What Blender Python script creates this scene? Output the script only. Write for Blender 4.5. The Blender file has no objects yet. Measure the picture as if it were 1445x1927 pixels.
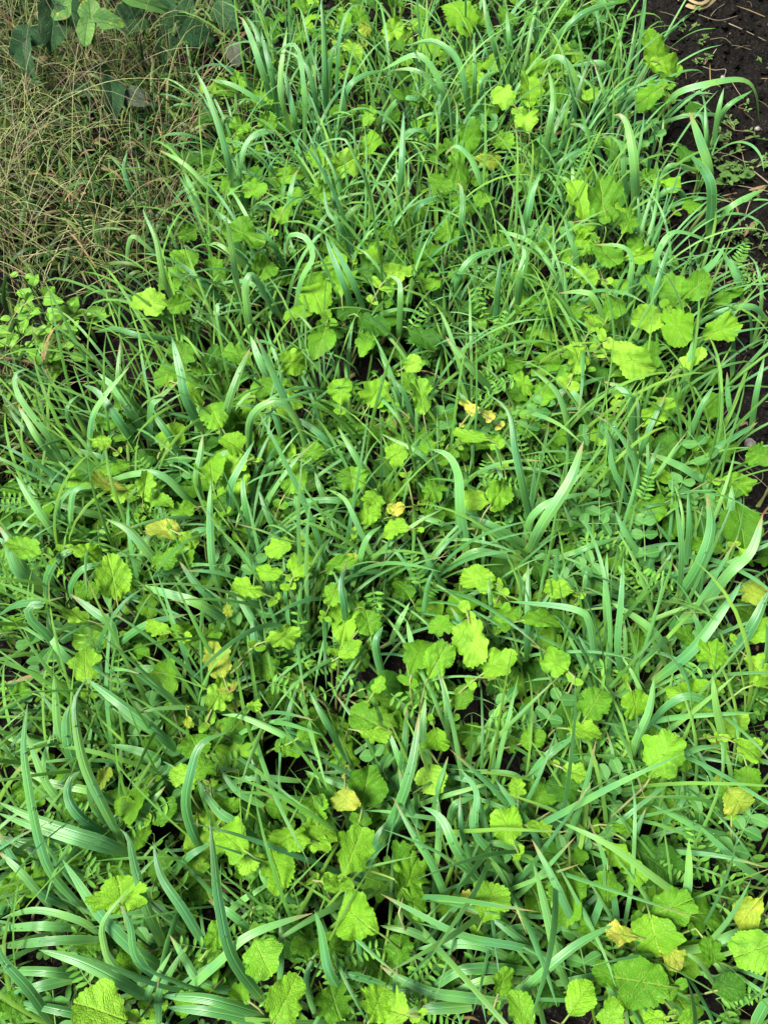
import bpy, math, random
import numpy as np
random.seed(7)
RNG = np.random.default_rng(11)
SC = bpy.context.scene
COL = SC.collection
PI = math.pi

# ------------------------------------------------------------------ camera
CAM_H = 1.46
PITCH = math.radians(61.0)          # below the horizon
FPX = 1445.0                        # focal length in photo pixels (26 mm on a 26 mm wide frame)
cam_data = bpy.data.cameras.new("camera")
cam = bpy.data.objects.new("camera", cam_data)
COL.objects.link(cam)
cam.location = (0, 0, CAM_H)
cam.rotation_euler = (PI / 2 - PITCH, 0, 0)
cam_data.sensor_fit = 'VERTICAL'
cam_data.sensor_height = 34.67
cam_data.lens = 26.0
cam_data.clip_start = 0.02
cam_data.clip_end = 200
SC.camera = cam

# ------------------------------------------------------------------ light
SUN_EL, SUN_AZ = math.radians(60), math.radians(-112)    # azimuth clockwise from +Y
world = bpy.data.worlds.new("World")
SC.world = world
world.use_nodes = True
wn = world.node_tree
bg = wn.nodes["Background"]
sky = wn.nodes.new("ShaderNodeTexSky")
sky.sky_type = 'NISHITA'
sky.sun_disc = False
sky.sun_elevation = SUN_EL
sky.sun_rotation = SUN_AZ
sky.air_density = 1.0
sky.dust_density = 4.0
sky.ozone_density = 0.6
wn.links.new(sky.outputs[0], bg.inputs[0])
bg.inputs[1].default_value = 0.05
sun_data = bpy.data.lights.new("sun", 'SUN')
sun_data.energy = 5.0
sun_data.angle = math.radians(22)
sun_data.color = (1.0, 0.97, 0.90)
sun = bpy.data.objects.new("sun", sun_data)
COL.objects.link(sun)
sun.rotation_euler = (PI / 2 - SUN_EL, 0, PI - SUN_AZ)
SC.view_settings.view_transform = 'Standard'
SC.view_settings.look = 'None'
SC.view_settings.exposure = 1.85
SC.view_settings.gamma = 1.0
SC.cycles.max_bounces = 6
SC.cycles.diffuse_bounces = 3
SC.cycles.glossy_bounces = 2
SC.cycles.transmission_bounces = 4
SC.cycles.transparent_max_bounces = 4
SC.cycles.sample_clamp_indirect = 4.0
SC.cycles.use_denoising = True

# ------------------------------------------------------------------ pixel -> world
CP, SP = math.cos(PITCH), math.sin(PITCH)
CAMP = np.array([0.0, 0.0, CAM_H])
def ray(px, py):
    u = (px - 722.5) / FPX; v = (963.5 - py) / FPX
    return np.array([u, CP + v * SP, -SP + v * CP])
def at_z(px, py, z):
    d = ray(px, py)
    return CAMP + d * ((z - CAM_H) / d[2])
def project(p):
    q = np.asarray(p, float) - CAMP
    dep = q[1] * CP - q[2] * SP
    return 722.5 + FPX * q[0] / dep, 963.5 - FPX * (q[1] * SP + q[2] * CP) / dep, dep
CROP = {'A': (0, 0, .4983), 'B': (720, 0, .5017), 'C': (0, 640, .4983), 'D': (720, 640, .5017),
        'E': (0, 1280, .4983), 'F': (720, 1280, .5017), 'P': (0, 0, 1.0)}
def cpx(c, x, y):
    o = CROP[c]
    return o[0] + x * o[2], o[1] + y * o[2]

# ------------------------------------------------------------------ materials
class NT:
    def __init__(s, name):
        s.m = bpy.data.materials.new(name); s.m.use_nodes = True
        s.t = s.m.node_tree; s.t.nodes.clear()
        s.out = s.n("ShaderNodeOutputMaterial")
    def n(s, t, **k):
        n = s.t.nodes.new(t)
        for a, b in k.items(): setattr(n, a, b)
        return n
    def l(s, a, b): s.t.links.new(a, b)
    def val(s, sock, v):
        if hasattr(v, 'links') or isinstance(v, bpy.types.NodeSocket): s.l(v, sock)
        else: sock.default_value = v
    def math(s, op, a, b=0.0, c=0.0, clamp=False):
        n = s.n("ShaderNodeMath", operation=op, use_clamp=clamp)
        s.val(n.inputs[0], a); s.val(n.inputs[1], b)
        if op in ('MULTIPLY_ADD', 'SMOOTH_MIN', 'COMPARE'): s.val(n.inputs[2], c)
        return n.outputs[0]
    def smooth(s, x, a, b, lo=0.0, hi=1.0):
        n = s.n("ShaderNodeMapRange", interpolation_type='SMOOTHSTEP')
        s.val(n.inputs[0], x); s.val(n.inputs[1], a); s.val(n.inputs[2], b); s.val(n.inputs[3], lo); s.val(n.inputs[4], hi)
        return n.outputs[0]
    def mix(s, f, a, b, blend='MIX'):
        n = s.n("ShaderNodeMix", data_type='RGBA', blend_type=blend)
        s.val(n.inputs[0], f); s.val(n.inputs[6], a if not isinstance(a, tuple) else a + (1,) * (4 - len(a)))
        s.val(n.inputs[7], b if not isinstance(b, tuple) else b + (1,) * (4 - len(b)))
        return n.outputs[2]
    def noise(s, vec, scale, detail=3.0, rough=0.5, out=0):
        n = s.n("ShaderNodeTexNoise"); n.inputs["Scale"].default_value = scale
        n.inputs["Detail"].default_value = detail; n.inputs["Roughness"].default_value = rough
        if vec is not None: s.l(vec, n.inputs["Vector"])
        return n.outputs[out]
    def ramp(s, f, stops):
        n = s.n("ShaderNodeValToRGB"); cr = n.color_ramp
        while len(cr.elements) < len(stops): cr.elements.new(0.5)
        for e, (p, c) in zip(cr.elements, stops):
            e.position = p; e.color = tuple(c) + (1,)
        s.l(f, n.inputs[0]); return n.outputs[0]
    def bump(s, h, dist, strength=1.0):
        n = s.n("ShaderNodeBump"); n.inputs["Strength"].default_value = strength
        n.inputs["Distance"].default_value = dist; s.l(h, n.inputs["Height"]); return n.outputs[0]

ALB = 0.52
def leaf_shader(k, col, trans_col, trans, rough, spec, normal=None, coat=0.0):
    col = k.mix(1.0, col, (ALB,) * 3, 'MULTIPLY'); trans_col = k.mix(1.0, trans_col, (ALB,) * 3, 'MULTIPLY')
    p = k.n("ShaderNodeBsdfPrincipled")
    k.val(p.inputs["Base Color"], col); k.val(p.inputs["Roughness"], rough)
    p.inputs["Specular IOR Level"].default_value = spec
    t = k.n("ShaderNodeBsdfTranslucent"); k.val(t.inputs["Color"], trans_col)
    if normal is not None: k.l(normal, p.inputs["Normal"])
    m = k.n("ShaderNodeMixShader"); k.val(m.inputs[0], trans)
    k.l(p.outputs[0], m.inputs[1]); k.l(t.outputs[0], m.inputs[2]); k.l(m.outputs[0], k.out.inputs[0])
    return k.m

def rand_socket(k, island):
    if island:
        return k.n("ShaderNodeNewGeometry").outputs["Random Per Island"]
    return k.n("ShaderNodeObjectInfo").outputs["Random"]
def uv_xy(k):
    sep = k.n("ShaderNodeSeparateXYZ"); k.l(k.n("ShaderNodeTexCoord").outputs["UV"], sep.inputs[0])
    return sep.outputs[0], sep.outputs[1]

def mat_blade(name, c_dark, c_mid, c_light, island=False, yellow=0.0, trans=0.36):
    k = NT(name)
    r = rand_socket(k, island)
    u, v = uv_xy(k)
    geo = k.n("ShaderNodeNewGeometry")
    col = k.ramp(r, [(0.0, c_dark), (0.45, c_mid), (1.0, c_light)])
    bf = geo.outputs['Backfacing']
    col = k.mix(k.math('MULTIPLY', bf, 0.55), col, (c_mid[0] * .9, c_mid[1] * .9, c_mid[2] * 2.0))
    r2 = k.math('FRACT', k.math('MULTIPLY', r, 7.77))
    col = k.mix(k.smooth(r2, 0.6, 1.0, 0.0, 0.6), col, (c_light[0] * 1.25, c_light[1], c_light[2] * .7))
    # slow colour drift along the blade: yellower sheath, bluer bloom toward the tip
    col = k.mix(k.smooth(v, 0.30, 0.0, 0.0, 0.7), col, (c_light[0] * 1.5, c_light[1] * 1.05, c_light[2] * .45))
    nz = k.noise(geo.outputs["Position"], 14.0, 2.0)
    col = k.mix(k.smooth(nz, 0.42, 0.68, 0.0, 0.55), col, (c_mid[0] * .85, c_mid[1] * .92, c_mid[2] * 1.75))
    d = k.math('ABSOLUTE', k.math('SUBTRACT', u, 0.5))
    veins = k.math('SINE', k.math('MULTIPLY', u, 50.0))
    vfac = k.math('MULTIPLY_ADD', veins, 0.11, 0.96)
    vc = k.n("ShaderNodeCombineColor"); [k.l(vfac, vc.inputs[i]) for i in range(3)]
    col = k.mix(1.0, col, vc.outputs[0], 'MULTIPLY')
    col = k.mix(k.smooth(d, 0.045, 0.015, 0.0, 0.28), col, (c_light[0] * 1.9, c_light[1] * 1.35, c_light[2] * 1.3))
    col = k.mix(k.smooth(d, 0.44, 0.49, 0.0, 0.65), col, (c_light[0] * 1.8, c_light[1] * 1.3, c_light[2] * 1.1))
    # a few blades brown off at the very tip
    rr = k.math('FRACT', k.math('MULTIPLY', r, 17.31))
    tipf = k.math('MULTIPLY', k.smooth(v, 0.86, 1.0), k.smooth(rr, 0.72, 0.80))
    col = k.mix(tipf, col, (0.42, 0.33, 0.13))
    if yellow:
        yf = k.math('MULTIPLY', k.smooth(rr, 1.0 - yellow, 1.0 - yellow + .02), k.smooth(v, 0.2, 0.8, 0.35, 0.9))
        col = k.mix(yf, col, (0.50, 0.38, 0.12))
    spots = k.smooth(k.noise(geo.outputs["Position"], 260.0, 2.0, 0.6), 0.70, 0.76, 0.0, 0.35)
    col = k.mix(spots, col, (0.30, 0.40, 0.16))
    hsv = k.n("ShaderNodeHueSaturation"); hsv.inputs["Hue"].default_value = 0.478; hsv.inputs["Saturation"].default_value = 1.02
    hsv.inputs["Value"].default_value = 1.5; k.l(col, hsv.inputs["Color"])
    h = k.math('ADD', k.math('MULTIPLY', veins, 0.5), k.smooth(d, 0.0, 0.10, -2.6, 0.0))
    nrm = k.bump(h, 0.0004, 0.6)
    return leaf_shader(k, col, hsv.outputs[0], trans, 0.37, 0.14 if island else 0.45, nrm)

def mat_radish(name, c0, c1, c2, blotch=0.0, blotch_col=(0.6, 0.5, 0.1), vein=(0.42, 0.62, 0.10), trans=0.36, freq=5.5):
    k = NT(name)
    r = rand_socket(k, False)
    u, v = uv_xy(k)
    geo = k.n("ShaderNodeNewGeometry")
    col = k.ramp(r, [(0.0, c0), (0.5, c1), (1.0, c2)])
    nz = k.noise(geo.outputs["Position"], 24.0, 4.0, .6)
    col = k.mix(k.smooth(nz, 0.40, 0.65, 0.0, 0.75), col, (c0[0] * .75, c0[1] * .8, c0[2]))
    ax = k.math('ABSOLUTE', k.math('MULTIPLY', k.math('SUBTRACT', u, 0.5), 2.0))
    wob = k.noise(geo.outputs["Position"], 60.0, 2.0)
    t = k.math('MULTIPLY', k.math('SUBTRACT', k.math('SUBTRACT', v, k.math('MULTIPLY', ax, 0.42)), k.math('MULTIPLY', wob, 0.16)), freq)
    fr = k.math('ABSOLUTE', k.math('SUBTRACT', k.math('FRACT', t), 0.5))
    wid = k.math('MULTIPLY_ADD', ax, -0.045, 0.06)
    side = k.smooth(k.math('SUBTRACT', fr, wid), 0.03, -0.03)
    mid = k.smooth(ax, 0.055, 0.015)
    vor = k.n("ShaderNodeTexVoronoi", feature='DISTANCE_TO_EDGE'); vor.inputs["Scale"].default_value = 230
    k.l(geo.outputs["Position"], vor.inputs["Vector"])
    net = k.smooth(vor.outputs[0], 0.0, 0.16)
    veins = k.math('MAXIMUM', side, mid)
    col = k.mix(k.math('MULTIPLY', k.math('SUBTRACT', 1.0, net), 0.22), col, vein)
    col = k.mix(k.math('MULTIPLY', veins, 0.32), col, vein)
    if blotch:
        nb = k.noise(geo.outputs["Position"], 26.0, 4.0, 0.6)
        col = k.mix(k.smooth(nb, 0.62 - blotch * .3, 0.72 - blotch * .2), col, blotch_col)
        col = k.mix(k.smooth(k.noise(geo.outputs["Position"], 45.0, 3.0, 0.6), 0.64, 0.68, 0, .8), col, (0.35, 0.22, 0.09))
    holes = k.smooth(k.noise(geo.outputs["Position"], 120.0, 2.0, 0.5), 0.76, 0.80, 0.0, 0.7)
    col = k.mix(holes, col, (0.30, 0.24, 0.08))
    hsv = k.n("ShaderNodeHueSaturation"); hsv.inputs["Hue"].default_value = 0.485
    hsv.inputs["Value"].default_value = 1.45; k.l(col, hsv.inputs["Color"])
    h = k.math('ADD', k.math('MULTIPLY', veins, -1.3), k.math('MULTIPLY', net, 0.8))
    nrm = k.bump(h, 0.0011, 0.75)
    return leaf_shader(k, col, hsv.outputs[0], trans, 0.50, 0.13, nrm)

def mat_simple_leaf(name, cs, island=True, trans=0.33, rough=0.45, vein=True, spec=0.14):
    k = NT(name)
    r = rand_socket(k, island)
    u, v = uv_xy(k)
    col = k.ramp(r, [(i / max(1, len(cs) - 1), c) for i, c in enumerate(cs)])
    geo = k.n("ShaderNodeNewGeometry")
    nrm = None
    if vein:
        ax = k.math('ABSOLUTE', k.math('SUBTRACT', u, 0.5))
        mid = k.smooth(ax, 0.05, 0.015)
        col = k.mix(k.math('MULTIPLY', mid, 0.45), col, (min(1, cs[-1][0] * 2), min(1, cs[-1][1] * 1.6), cs[-1][2] * 1.6))
        fr = k.math('ABSOLUTE', k.math('SUBTRACT', k.math('FRACT', k.math('MULTIPLY', k.math('SUBTRACT', v, k.math('MULTIPLY', ax, 0.9)), 7.0)), 0.5))
        nrm = k.bump(k.math('ADD', k.smooth(fr, 0.0, 0.18), k.smooth(ax, 0.0, 0.07)), 0.0005, 0.5)
    nz = k.noise(geo.outputs["Position"], 90.0, 2.0)
    hv = k.n("ShaderNodeHueSaturation"); k.l(k.math('MULTIPLY_ADD', nz, 0.5, 0.75), hv.inputs["Value"]); k.l(col, hv.inputs["Color"])
    tv = k.n("ShaderNodeHueSaturation"); tv.inputs["Hue"].default_value = 0.485; tv.inputs["Value"].default_value = 1.4; k.l(col, tv.inputs["Color"])
    return leaf_shader(k, hv.outputs[0], tv.outputs[0], trans, rough, spec, nrm)

def mat_stem(name, cs, island=True, rough=0.5, trans=0.15):
    k = NT(name)
    r = rand_socket(k, island)
    col = k.ramp(r, [(i / max(1, len(cs) - 1), c) for i, c in enumerate(cs)])
    geo = k.n("ShaderNodeNewGeometry")
    nz = k.noise(geo.outputs["Position"], 40.0, 3.0)
    hv = k.n("ShaderNodeHueSaturation"); k.l(k.math('MULTIPLY_ADD', nz, 0.9, 0.55), hv.inputs["Value"]); k.l(col, hv.inputs["Color"])
    return leaf_shader(k, hv.outputs[0], hv.outputs[0], trans, rough, 0.12)

def mat_soil():
    k = NT("soil")
    geo = k.n("ShaderNodeNewGeometry"); P = geo.outputs["Position"]
    n1 = k.noise(P, 9.0, 6.0, 0.62); n2 = k.noise(P, 160.0, 5.0, 0.7); n3 = k.noise(P, 600.0, 2.0)
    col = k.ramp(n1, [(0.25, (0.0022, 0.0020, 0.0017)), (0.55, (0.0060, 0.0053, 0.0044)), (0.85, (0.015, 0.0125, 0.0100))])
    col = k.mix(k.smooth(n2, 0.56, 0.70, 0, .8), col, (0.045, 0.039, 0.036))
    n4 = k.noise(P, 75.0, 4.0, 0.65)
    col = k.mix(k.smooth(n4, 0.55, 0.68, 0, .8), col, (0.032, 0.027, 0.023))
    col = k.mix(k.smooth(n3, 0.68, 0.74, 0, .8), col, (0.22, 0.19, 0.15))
    p = k.n("ShaderNodeBsdfPrincipled"); k.l(col, p.inputs["Base Color"])
    p.inputs["Specular IOR Level"].default_value = 0.06
    k.l(k.smooth(n2, 0.35, 0.65, 0.7, 0.98), p.inputs["Roughness"])
    h = k.math('ADD', k.math('ADD', k.math('MULTIPLY', n2, 1.0), k.math('MULTIPLY', n3, 0.35)), k.math('MULTIPLY', n4, 1.4))
    k.l(k.bump(h, 0.012, 1.0), p.inputs["Normal"]); k.l(p.outputs[0], k.out.inputs[0])
    return k.m
def mat_stone(name, c):
    k = NT(name); geo = k.n("ShaderNodeNewGeometry")
    n = k.noise(geo.outputs["Position"], 120.0, 5.0, 0.6)
    col = k.ramp(n, [(0.3, tuple(x * .5 for x in c)), (0.7, c)])
    p = k.n("ShaderNodeBsdfPrincipled"); k.l(col, p.inputs["Base Color"]); p.inputs["Roughness"].default_value = .75
    k.l(k.bump(n, 0.002, .6), p.inputs["Normal"]); k.l(p.outputs[0], k.out.inputs[0]); return k.m

M = {}
M['oat'] = mat_blade("oat_blade", (0.068, 0.260, 0.064), (0.122, 0.400, 0.100), (0.220, 0.555, 0.140))
M['oat_low'] = mat_blade("short_grass_blade", (0.034, 0.120, 0.010), (0.068, 0.200, 0.017), (0.140, 0.320, 0.028), island=True, yellow=.02)  # base colours darkened, putting the shade of the gaps into the low blades
M['oat_high'] = mat_blade('thin_oat_blade', (0.070, 0.245, 0.040), (0.120, 0.360, 0.060), (0.225, 0.510, 0.080), island=True)
M['sheath'] = mat_stem("oat_sheath", [(0.12, 0.28, 0.05), (0.20, 0.36, 0.08), (0.24, 0.30, 0.10)], island=False, trans=.25)
M['rad0'] = mat_radish("radish_leaf", (0.080, 0.290, 0.010), (0.140, 0.420, 0.015), (0.215, 0.540, 0.030))
M['rad1'] = mat_radish("radish_leaf_lime", (0.155, 0.430, 0.012), (0.240, 0.560, 0.024), (0.340, 0.680, 0.055))
M['rad2'] = mat_radish("radish_leaf_yellow", (0.26, 0.48, 0.02), (0.52, 0.60, 0.04), (0.64, 0.62, 0.09), blotch=.12, blotch_col=(0.60, 0.48, 0.16), vein=(0.70, 0.66, 0.20))
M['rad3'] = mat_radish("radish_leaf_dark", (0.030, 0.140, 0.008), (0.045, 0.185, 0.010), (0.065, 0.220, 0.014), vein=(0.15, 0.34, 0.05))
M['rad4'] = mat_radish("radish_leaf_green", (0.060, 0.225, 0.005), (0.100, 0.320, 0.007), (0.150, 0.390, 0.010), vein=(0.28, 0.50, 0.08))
M['rad5'] = mat_radish("radish_leaf_pale", (0.26, 0.42, 0.03), (0.34, 0.47, 0.04), (0.42, 0.50, 0.06), blotch=.08, vein=(0.5, 0.6, 0.12))
M['stalk'] = mat_stem("radish_stalk", [(0.16, 0.30, 0.05), (0.26, 0.36, 0.10), (0.30, 0.30, 0.14)], island=False, trans=.2)
M['pea'] = mat_simple_leaf("pea_leaflet", [(0.035, 0.160, 0.026), (0.065, 0.235, 0.042), (0.105, 0.310, 0.065)], rough=.5, spec=.16)
M['vetch'] = mat_simple_leaf("vetch_leaflet", [(0.065, 0.250, 0.026), (0.120, 0.370, 0.040), (0.195, 0.480, 0.060)])
M['clover'] = mat_simple_leaf("clover_leaflet", [(0.024, 0.100, 0.010), (0.050, 0.165, 0.016), (0.100, 0.270, 0.026)])
M['herb'] = mat_simple_leaf("nettle_leaf", [(0.13, 0.36, 0.025), (0.19, 0.46, 0.045), (0.26, 0.54, 0.075)])
M['bean'] = mat_radish("bean_leaf_shaded", (0.014, 0.065, 0.016), (0.024, 0.090, 0.024), (0.040, 0.120, 0.034), vein=(0.03, 0.09, 0.03), trans=.25)  # dark base colours carry the shade these leaves sit in
M['bean_light'] = mat_radish("bean_leaf_light", (0.10, 0.26, 0.05), (0.15, 0.33, 0.07), (0.20, 0.38, 0.06), blotch=.1, blotch_col=(0.42, 0.48, 0.05), vein=(0.03, 0.12, 0.03), trans=.3)
M['bean_grey'] = mat_radish("bean_leaf_grey", (0.05, 0.08, 0.045), (0.075, 0.10, 0.06), (0.10, 0.12, 0.08), blotch=.2, blotch_col=(0.12, 0.10, 0.07), vein=(0.13, 0.14, 0.09), trans=.15)
M['purslane'] = mat_simple_leaf("rosette_leaf", [(0.06, 0.16, 0.03), (0.11, 0.24, 0.05), (0.18, 0.27, 0.08)], rough=.4)
M['green_stem'] = mat_stem("green_stem", [(0.09, 0.24, 0.05), (0.16, 0.32, 0.08)])
M['dry'] = mat_stem("dry_stem", [(0.06, 0.048, 0.026), (0.15, 0.125, 0.07), (0.36, 0.32, 0.20), (0.085, 0.06, 0.038), (0.21, 0.19, 0.115)], rough=.55)
M['wiry_green'] = mat_stem("wiry_green_stem", [(0.07, 0.14, 0.03), (0.13, 0.21, 0.05), (0.22, 0.26, 0.08), (0.30, 0.32, 0.12), (0.10, 0.18, 0.05)])
M['straw_green'] = mat_stem('straw_green_stem', [(0.16, 0.22, 0.06), (0.28, 0.34, 0.11), (0.42, 0.42, 0.20)])
M['wiry_red'] = mat_stem("wiry_red_stem", [(0.10, 0.045, 0.03), (0.20, 0.11, 0.07), (0.24, 0.17, 0.10), (0.14, 0.08, 0.055)])
M['low_leaf'] = mat_simple_leaf("wiry_grass_leaf", [(0.012, 0.045, 0.009), (0.026, 0.085, 0.015), (0.06, 0.15, 0.027), (0.14, 0.20, 0.04), (0.03, 0.09, 0.02)], vein=False, trans=.25)
M['litter'] = mat_simple_leaf("litter_flake", [(0.16, 0.11, 0.05), (0.30, 0.22, 0.10), (0.12, 0.08, 0.04), (0.38, 0.32, 0.15)], trans=.15, rough=.6)
M['soil'] = mat_soil()
M['stone'] = mat_stone("pebble_stone", (0.16, 0.14, 0.13))
M['stone_red'] = mat_stone("pebble_red", (0.20, 0.09, 0.06))
M['clod'] = mat_stone("soil_clod", (0.0075, 0.0066, 0.0062))
def mat_dew():
    k = NT("dew_water")
    g = k.n("ShaderNodeBsdfGlass"); g.inputs["IOR"].default_value = 1.33; g.inputs["Roughness"].default_value = 0.0
    k.l(g.outputs[0], k.out.inputs[0]); return k.m
M['dew'] = mat_dew()
M['husk'] = mat_stem('husk_straw', [(0.28, 0.22, 0.10), (0.36, 0.29, 0.15)], island=True, rough=.6, trans=.2)

# ------------------------------------------------------------------ mesh accumulator
class Acc:
    def __init__(s):
        s.v = []; s.f = []; s.uv = []; s.mi = []; s.n = 0; s.mats = []
    def slot(s, m):
        if m not in s.mats: s.mats.append(m)
        return s.mats.index(m)
    def add(s, verts, quads, uvs, m):
        s.v.append(np.asarray(verts, np.float32)); s.f.append(np.asarray(quads, np.int32) + s.n)
        s.uv.append(np.asarray(uvs, np.float32)); s.mi.append(np.full(len(quads), s.slot(m), np.int32))
        s.n += len(verts)
    def build(s, name, parent=None, loc=(0, 0, 0), smooth=True):
        me = bpy.data.meshes.new(name)
        V = np.concatenate(s.v); F = np.concatenate(s.f); UV = np.concatenate(s.uv); MI = np.concatenate(s.mi)
        V = V - np.asarray(loc, np.float32)
        k = F.shape[1]
        me.vertices.add(len(V)); me.vertices.foreach_set("co", V.ravel())
        me.loops.add(F.size); me.loops.foreach_set("vertex_index", F.ravel())
        me.polygons.add(len(F)); me.polygons.foreach_set("loop_start", np.arange(0, F.size, k, dtype=np.int32))
        try: me.polygons.foreach_set("loop_total", np.full(len(F), k, np.int32))
        except Exception: pass
        me.polygons.foreach_set("material_index", MI)
        me.polygons.foreach_set("use_smooth", np.full(len(F), smooth, dtype=bool))
        l = me.uv_layers.new(name="UVMap"); l.data.foreach_set("uv", UV[F.ravel()].ravel())
        for m in s.mats: me.materials.append(M[m])
        me.update(calc_edges=True)
        o = bpy.data.objects.new(name, me); COL.objects.link(o)
        if parent is not None: o.parent = parent
        return o

def norm(a):
    a = np.asarray(a, float); n = np.linalg.norm(a, axis=-1, keepdims=True)
    return a / np.maximum(n, 1e-9)
def smooth_path(pts, n):
    P = np.asarray(pts, float)
    if len(P) == 2: return P[0] + (P[1] - P[0]) * np.linspace(0, 1, n)[:, None]
    E = np.vstack([2 * P[0] - P[1], P, 2 * P[-1] - P[-2]])
    d = np.concatenate([[0], np.cumsum(np.linalg.norm(np.diff(P, axis=0), axis=1))])
    out = []
    for t in np.linspace(0, d[-1] * .99999, n):
        i = min(np.searchsorted(d, t, 'right') - 1, len(P) - 2)
        u = (t - d[i]) / max(1e-9, d[i + 1] - d[i])
        a, b, c, e = E[i], E[i + 1], E[i + 2], E[i + 3]
        out.append(.5 * ((2 * b) + (-a + c) * u + (2 * a - 5 * b + 4 * c - e) * u * u + (-a + 3 * b - 3 * c + e) * u ** 3))
    return np.array(out)
def tangents(P):
    return norm(np.gradient(P, axis=0))

GRIDQ = {}
def gridq(n, m):
    if (n, m) not in GRIDQ:
        q = []
        for i in range(n - 1):
            for j in range(m - 1):
                a = i * m + j; q.append((a, a + 1, a + m + 1, a + m))
        GRIDQ[(n, m)] = np.array(q)
    return GRIDQ[(n, m)]

def ribbon(acc, P, width, side, mat, m=5, fold=0.25, prof=None, v0=0.0):
    """P (n,3); width max; side (n,3) unit; V-folded strap"""
    n = len(P); t = np.linspace(0, 1, n)
    w = width * (prof(t) if prof else np.minimum(1, .72 + 1.5 * t) * (1 - t ** 5.5) ** .9 + 0.015)
    T = tangents(P); side = norm(side - (side * T).sum(1, keepdims=True) * T)
    N = np.cross(T, side)
    s = np.linspace(-1, 1, m)
    x = .5 * w[:, None] * s[None]
    h = fold * .5 * w[:, None] * (np.abs(s) ** 1.2)[None]
    V = P[:, None] + side[:, None] * x[..., None] + N[:, None] * h[..., None]
    uv = np.stack([np.broadcast_to((s + 1) / 2, (n, m)), np.broadcast_to((v0 + (1 - v0) * t)[:, None], (n, m))], -1)
    acc.add(V.reshape(-1, 3), gridq(n, m), uv.reshape(-1, 2), mat)

def tube(acc, P, r0, r1, mat, k=5):
    n = len(P); T = tangents(P)
    ref = np.where(np.abs(T[:, 2:3]) > .9, np.array([[1., 0, 0]]), np.array([[0, 0, 1.]]))
    A = norm(np.cross(T, ref)); B = np.cross(T, A)
    a = np.linspace(0, 2 * PI, k + 1)
    r = np.linspace(r0, r1, n)
    V = P[:, None] + (A[:, None] * np.cos(a)[None, :, None] + B[:, None] * np.sin(a)[None, :, None]) * r[:, None, None]
    uv = np.stack([np.broadcast_to(a / (2 * PI), (n, k + 1)), np.broadcast_to(np.linspace(0, 1, n)[:, None], (n, k + 1))], -1)
    acc.add(V.reshape(-1, 3), gridq(n, k + 1), uv.reshape(-1, 2), mat)

POLQ = {}
def polq(nr, na):
    if (nr, na) not in POLQ:
        q = []
        for i in range(nr - 1):
            for j in range(na):
                a = i * na + j; b = i * na + (j + 1) % na
                q.append((a, b, b + na, a + na))
        POLQ[(nr, na)] = np.array(q)
    return POLQ[(nr, na)]

def frame_from(yd, nrm):
    Y = norm(yd); Z = norm(nrm - np.dot(nrm, Y) * Y); X = np.cross(Y, Z)
    return X, Y, Z

def polar_leaf(acc, O, Y, N, L, W, mat, teeth=20, tooth=.05, ruffle=.05, bend=.3, fold=.15, lobes=0.0, nr=7, na=64, egg=0.0, rs=None, notch=0):
    """leaf blade attached at O, growing along Y with upper face N; crinkled polar sheet"""
    rs = rs or random
    X, Y, Z = frame_from(np.asarray(Y, float), np.asarray(N, float))
    th = np.linspace(0, 2 * PI, na, endpoint=False)                # 0 = tip
    ph = th + .12 * np.sin(2 * th + rs.uniform(0, 6)) + .07 * np.sin(5 * th + rs.uniform(0, 6))
    R = 1 + tooth * (np.abs(np.sin(ph * teeth / 2)) - .5) * 1.6 * (.85 + .35 * np.sin(3 * th + rs.uniform(0, 6))) + .06 * np.sin(3 * th + rs.uniform(0, 6)) + .045 * np.sin(5 * th + rs.uniform(0, 6))
    if lobes: R = R * (1 - lobes * (.5 + .5 * np.cos(7 * th + rs.uniform(-.5, .5))) * np.clip(np.abs(np.sin(th)) * 1.5, 0, 1))
    if notch:
        for _ in range(notch):
            c = rs.choice([-1, 1]) * rs.uniform(1.2, 2.2); R = R * (1 - rs.uniform(.15, .4) * np.exp(-((th - c % (2 * PI)) / .16) ** 2))
    rr = np.linspace(0.0, 1, nr) ** .8; rr[0] = .02
    rad = rr[:, None] * (1 + (R[None] - 1) * (rr[:, None] ** 2.5))
    y = .5 + .5 * rad * np.cos(th)[None]
    x = .5 * rad * np.sin(th)[None]
    x = x * (1 + egg * (y - .5) * 2) 
    base = np.clip(1 - y * 4.2, 0, 1); x = x * (1 - .45 * base ** 1.5)    # drawn in toward the stalk
    r3 = rr[:, None] ** 2.4
    k1 = rs.choice([2, 3, 3, 4]); p1, p2 = rs.uniform(0, 6), rs.uniform(0, 6)
    z = ruffle * r3 * (np.sin(k1 * th + p1)[None] + .38 * np.sin((k1 * 2 + 1) * th + p2)[None]) + .18 * ruffle * np.sin(x * 22 + p1) * np.sin(y * 19 + p2)
    z = z + ruffle * .28 * rr[:, None] ** 5 * np.sin(11 * th + p1 * 2)[None] + fold * np.abs(x)
    a = bend * y
    yb = np.where(abs(bend) > 1e-3, np.sin(a) / (bend + 1e-9), y); zb = np.where(abs(bend) > 1e-3, -(1 - np.cos(a)) / (bend + 1e-9), 0 * y)
    lx, ly, lz = x * W, yb * L, zb * L + z * .5 * (L + W)
    V = np.asarray(O)[None, None] + X * lx[..., None] + Y * ly[..., None] + Z * lz[..., None]
    uv = np.stack([x + .5, y], -1)
    acc.add(V.reshape(-1, 3), polq(nr, na), uv.reshape(-1, 2), mat)

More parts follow.
